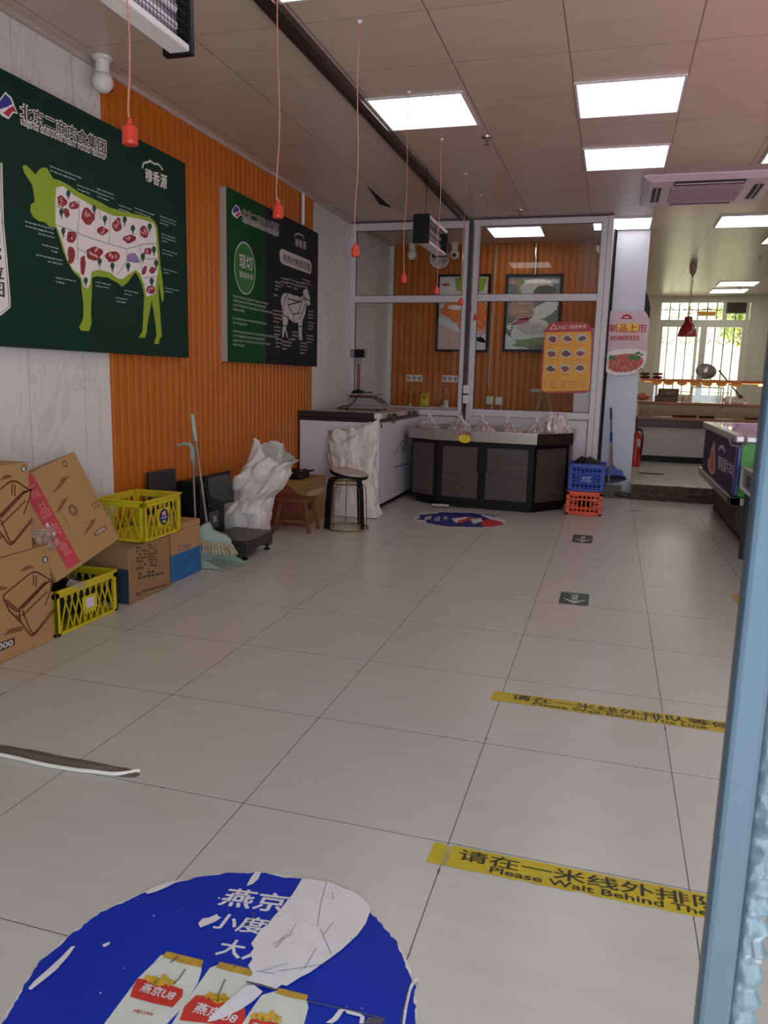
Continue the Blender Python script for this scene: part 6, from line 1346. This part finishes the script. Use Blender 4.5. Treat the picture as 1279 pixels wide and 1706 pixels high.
# green arrow stickers
M_AG = mat('arrow_sticker_green', '#1d3b2e', .45, var=.2); 
def arrow(lb, x0, x1, y0, y1, worn):
    t = thing('arrow_sticker', lb, 'floor sticker', ((x0+x1)/2, (y0+y1)/2, 0), group='green arrow floor stickers'); z = .0003+STEP
    part('sheet', MB().poly([(x0, y0+(.03 if worn else 0), z), (x0+.04, y0, z), (x1-(.03 if worn else 0), y0, z), (x1, y0+.02, z), (x1, y1-.01, z), (x1-.01, y1, z), (x0+.01, y1, z), (x0, y1-.02, z)]), M_AG, t, smooth=0)
    w_, h_ = x1-x0, y1-y0; P = lambda a, b: (x0+w_*a, y0+h_*b, z+STEP)
    mb = MB(); mb.poly([P(.40, .40), P(.62, .40), P(.62, .80), P(.40, .80)]).poly([P(.12, .42), P(.18, .45), P(.40, .32), P(.62, .32), P(.84, .46), P(.90, .42), P(.52, .06)])
    if not worn:
        for i in range(7): mb.poly([P(.12+.11*i, .88), P(.19+.11*i, .88), P(.19+.11*i, .93), P(.12+.11*i, .93)])
    part('arrow', mb, mat('arrow_pale_green', '#9fb0a0', .5), t, smooth=0)
    m2 = MB()
    for q in ((.40, .5), (.46, .62), (.52, .5)): m2.poly([(x0+w_*q[0], y0+h_*q[1], z+2*STEP), (x0+w_*(q[0]+.035), y0+h_*q[1], z+2*STEP), (x0+w_*(q[0]+.035), y0+h_*(q[1]+.14), z+2*STEP), (x0+w_*q[0], y0+h_*(q[1]+.14), z+2*STEP)])
    part('arrow_glyph', m2, M_AG, t, smooth=0)
arrow('nearer green arrow sticker on the floor tiles', .727, .888, 2.41, 2.665, False)
arrow('farther worn green arrow sticker on the floor in front of the crates', .712, .866, 4.15, 4.48, True)

# cable run across the floor at the left
t = thing('floor_cable_cover', 'dirty brown cable cover strip lying across the tiles at the left', 'cable cover', (-.75, .035, 0))
mb = MB(); n = 60
def cov(a, b):
    x = -1.25+.88*a; w_ = min(1, (1-a)*16)**.5; y = .010+.052*b; h = .009*math.sin(PI*b)**.7*w_+.0006
    return Vector((x, .035+(y-.035)*(.3+.7*w_)+.0035*noise.noise(Vector((x*14, b*3, 1))), h*(1+.5*noise.noise(Vector((x*22, b*7, 2))))))
mb.grid(cov, n, 10); part('cover', mb, mat('dirty_brown_rubber', '#5c5148', .8, var=.35, scale=18, stretch=(.3, 3, 1), bump=.4), t)
mb = MB().tube([(-1.25+.80*i/30, -.006+.006*math.sin(i*.5)*.6+(.012 if i > 26 else 0)*(i-26)/4, .0065) for i in range(31)]+[(-.425, .018, .0065), (-.402, .034, .0065), (-.388, .05, .0065), (-.383, .058, .004)], .0062, 8)
tag(part('white_cable', mb, mat('white_cable', '#d5d0c8', .5)), 'white cable lying along the brown cable cover', 'cable')

# the open door leaf at the right
d = part('door_1', MB().box(1.072, 1.105, -1.03, -.995, .004, 2.05), mat('door_blue_paint', '#314654', .4, var=.05), smooth=0, bevel=.006)
d['kind'] = 'structure'; d['label'] = 'blue metal edge of the open entrance door at the right'
mb = MB()
def wrap(a, b):
    z = .004+2.0*b; x = 1.106+.022*a; ph = z/.026+.6*noise.noise(Vector((z*7, 0, 3))); tri = 1-abs((ph % 1)*2-1)
    d_ = math.sin(PI*min(1, max(0, a)))**.5*(.004+.010*tri*(.4+.6*abs(noise.noise(Vector((a*1.3, z*31, 3))))*2)+.004*noise.noise(Vector((a*4, z*60, 7))))
    return Vector((x+.006*tri*a, -1.024-d_, z))
mb.grid(wrap, 10, 900); mb.box(1.1055, 1.128, -1.022, -.998, .004, 2.0)
part('plastic_wrap', mb, mat('crinkled_blue_wrap', '#54656d', .25, var=.1, scale=30), d)
cd.dof.use_dof = True; cd.dof.focus_distance = 4.2; cd.dof.aperture_fstop = 13
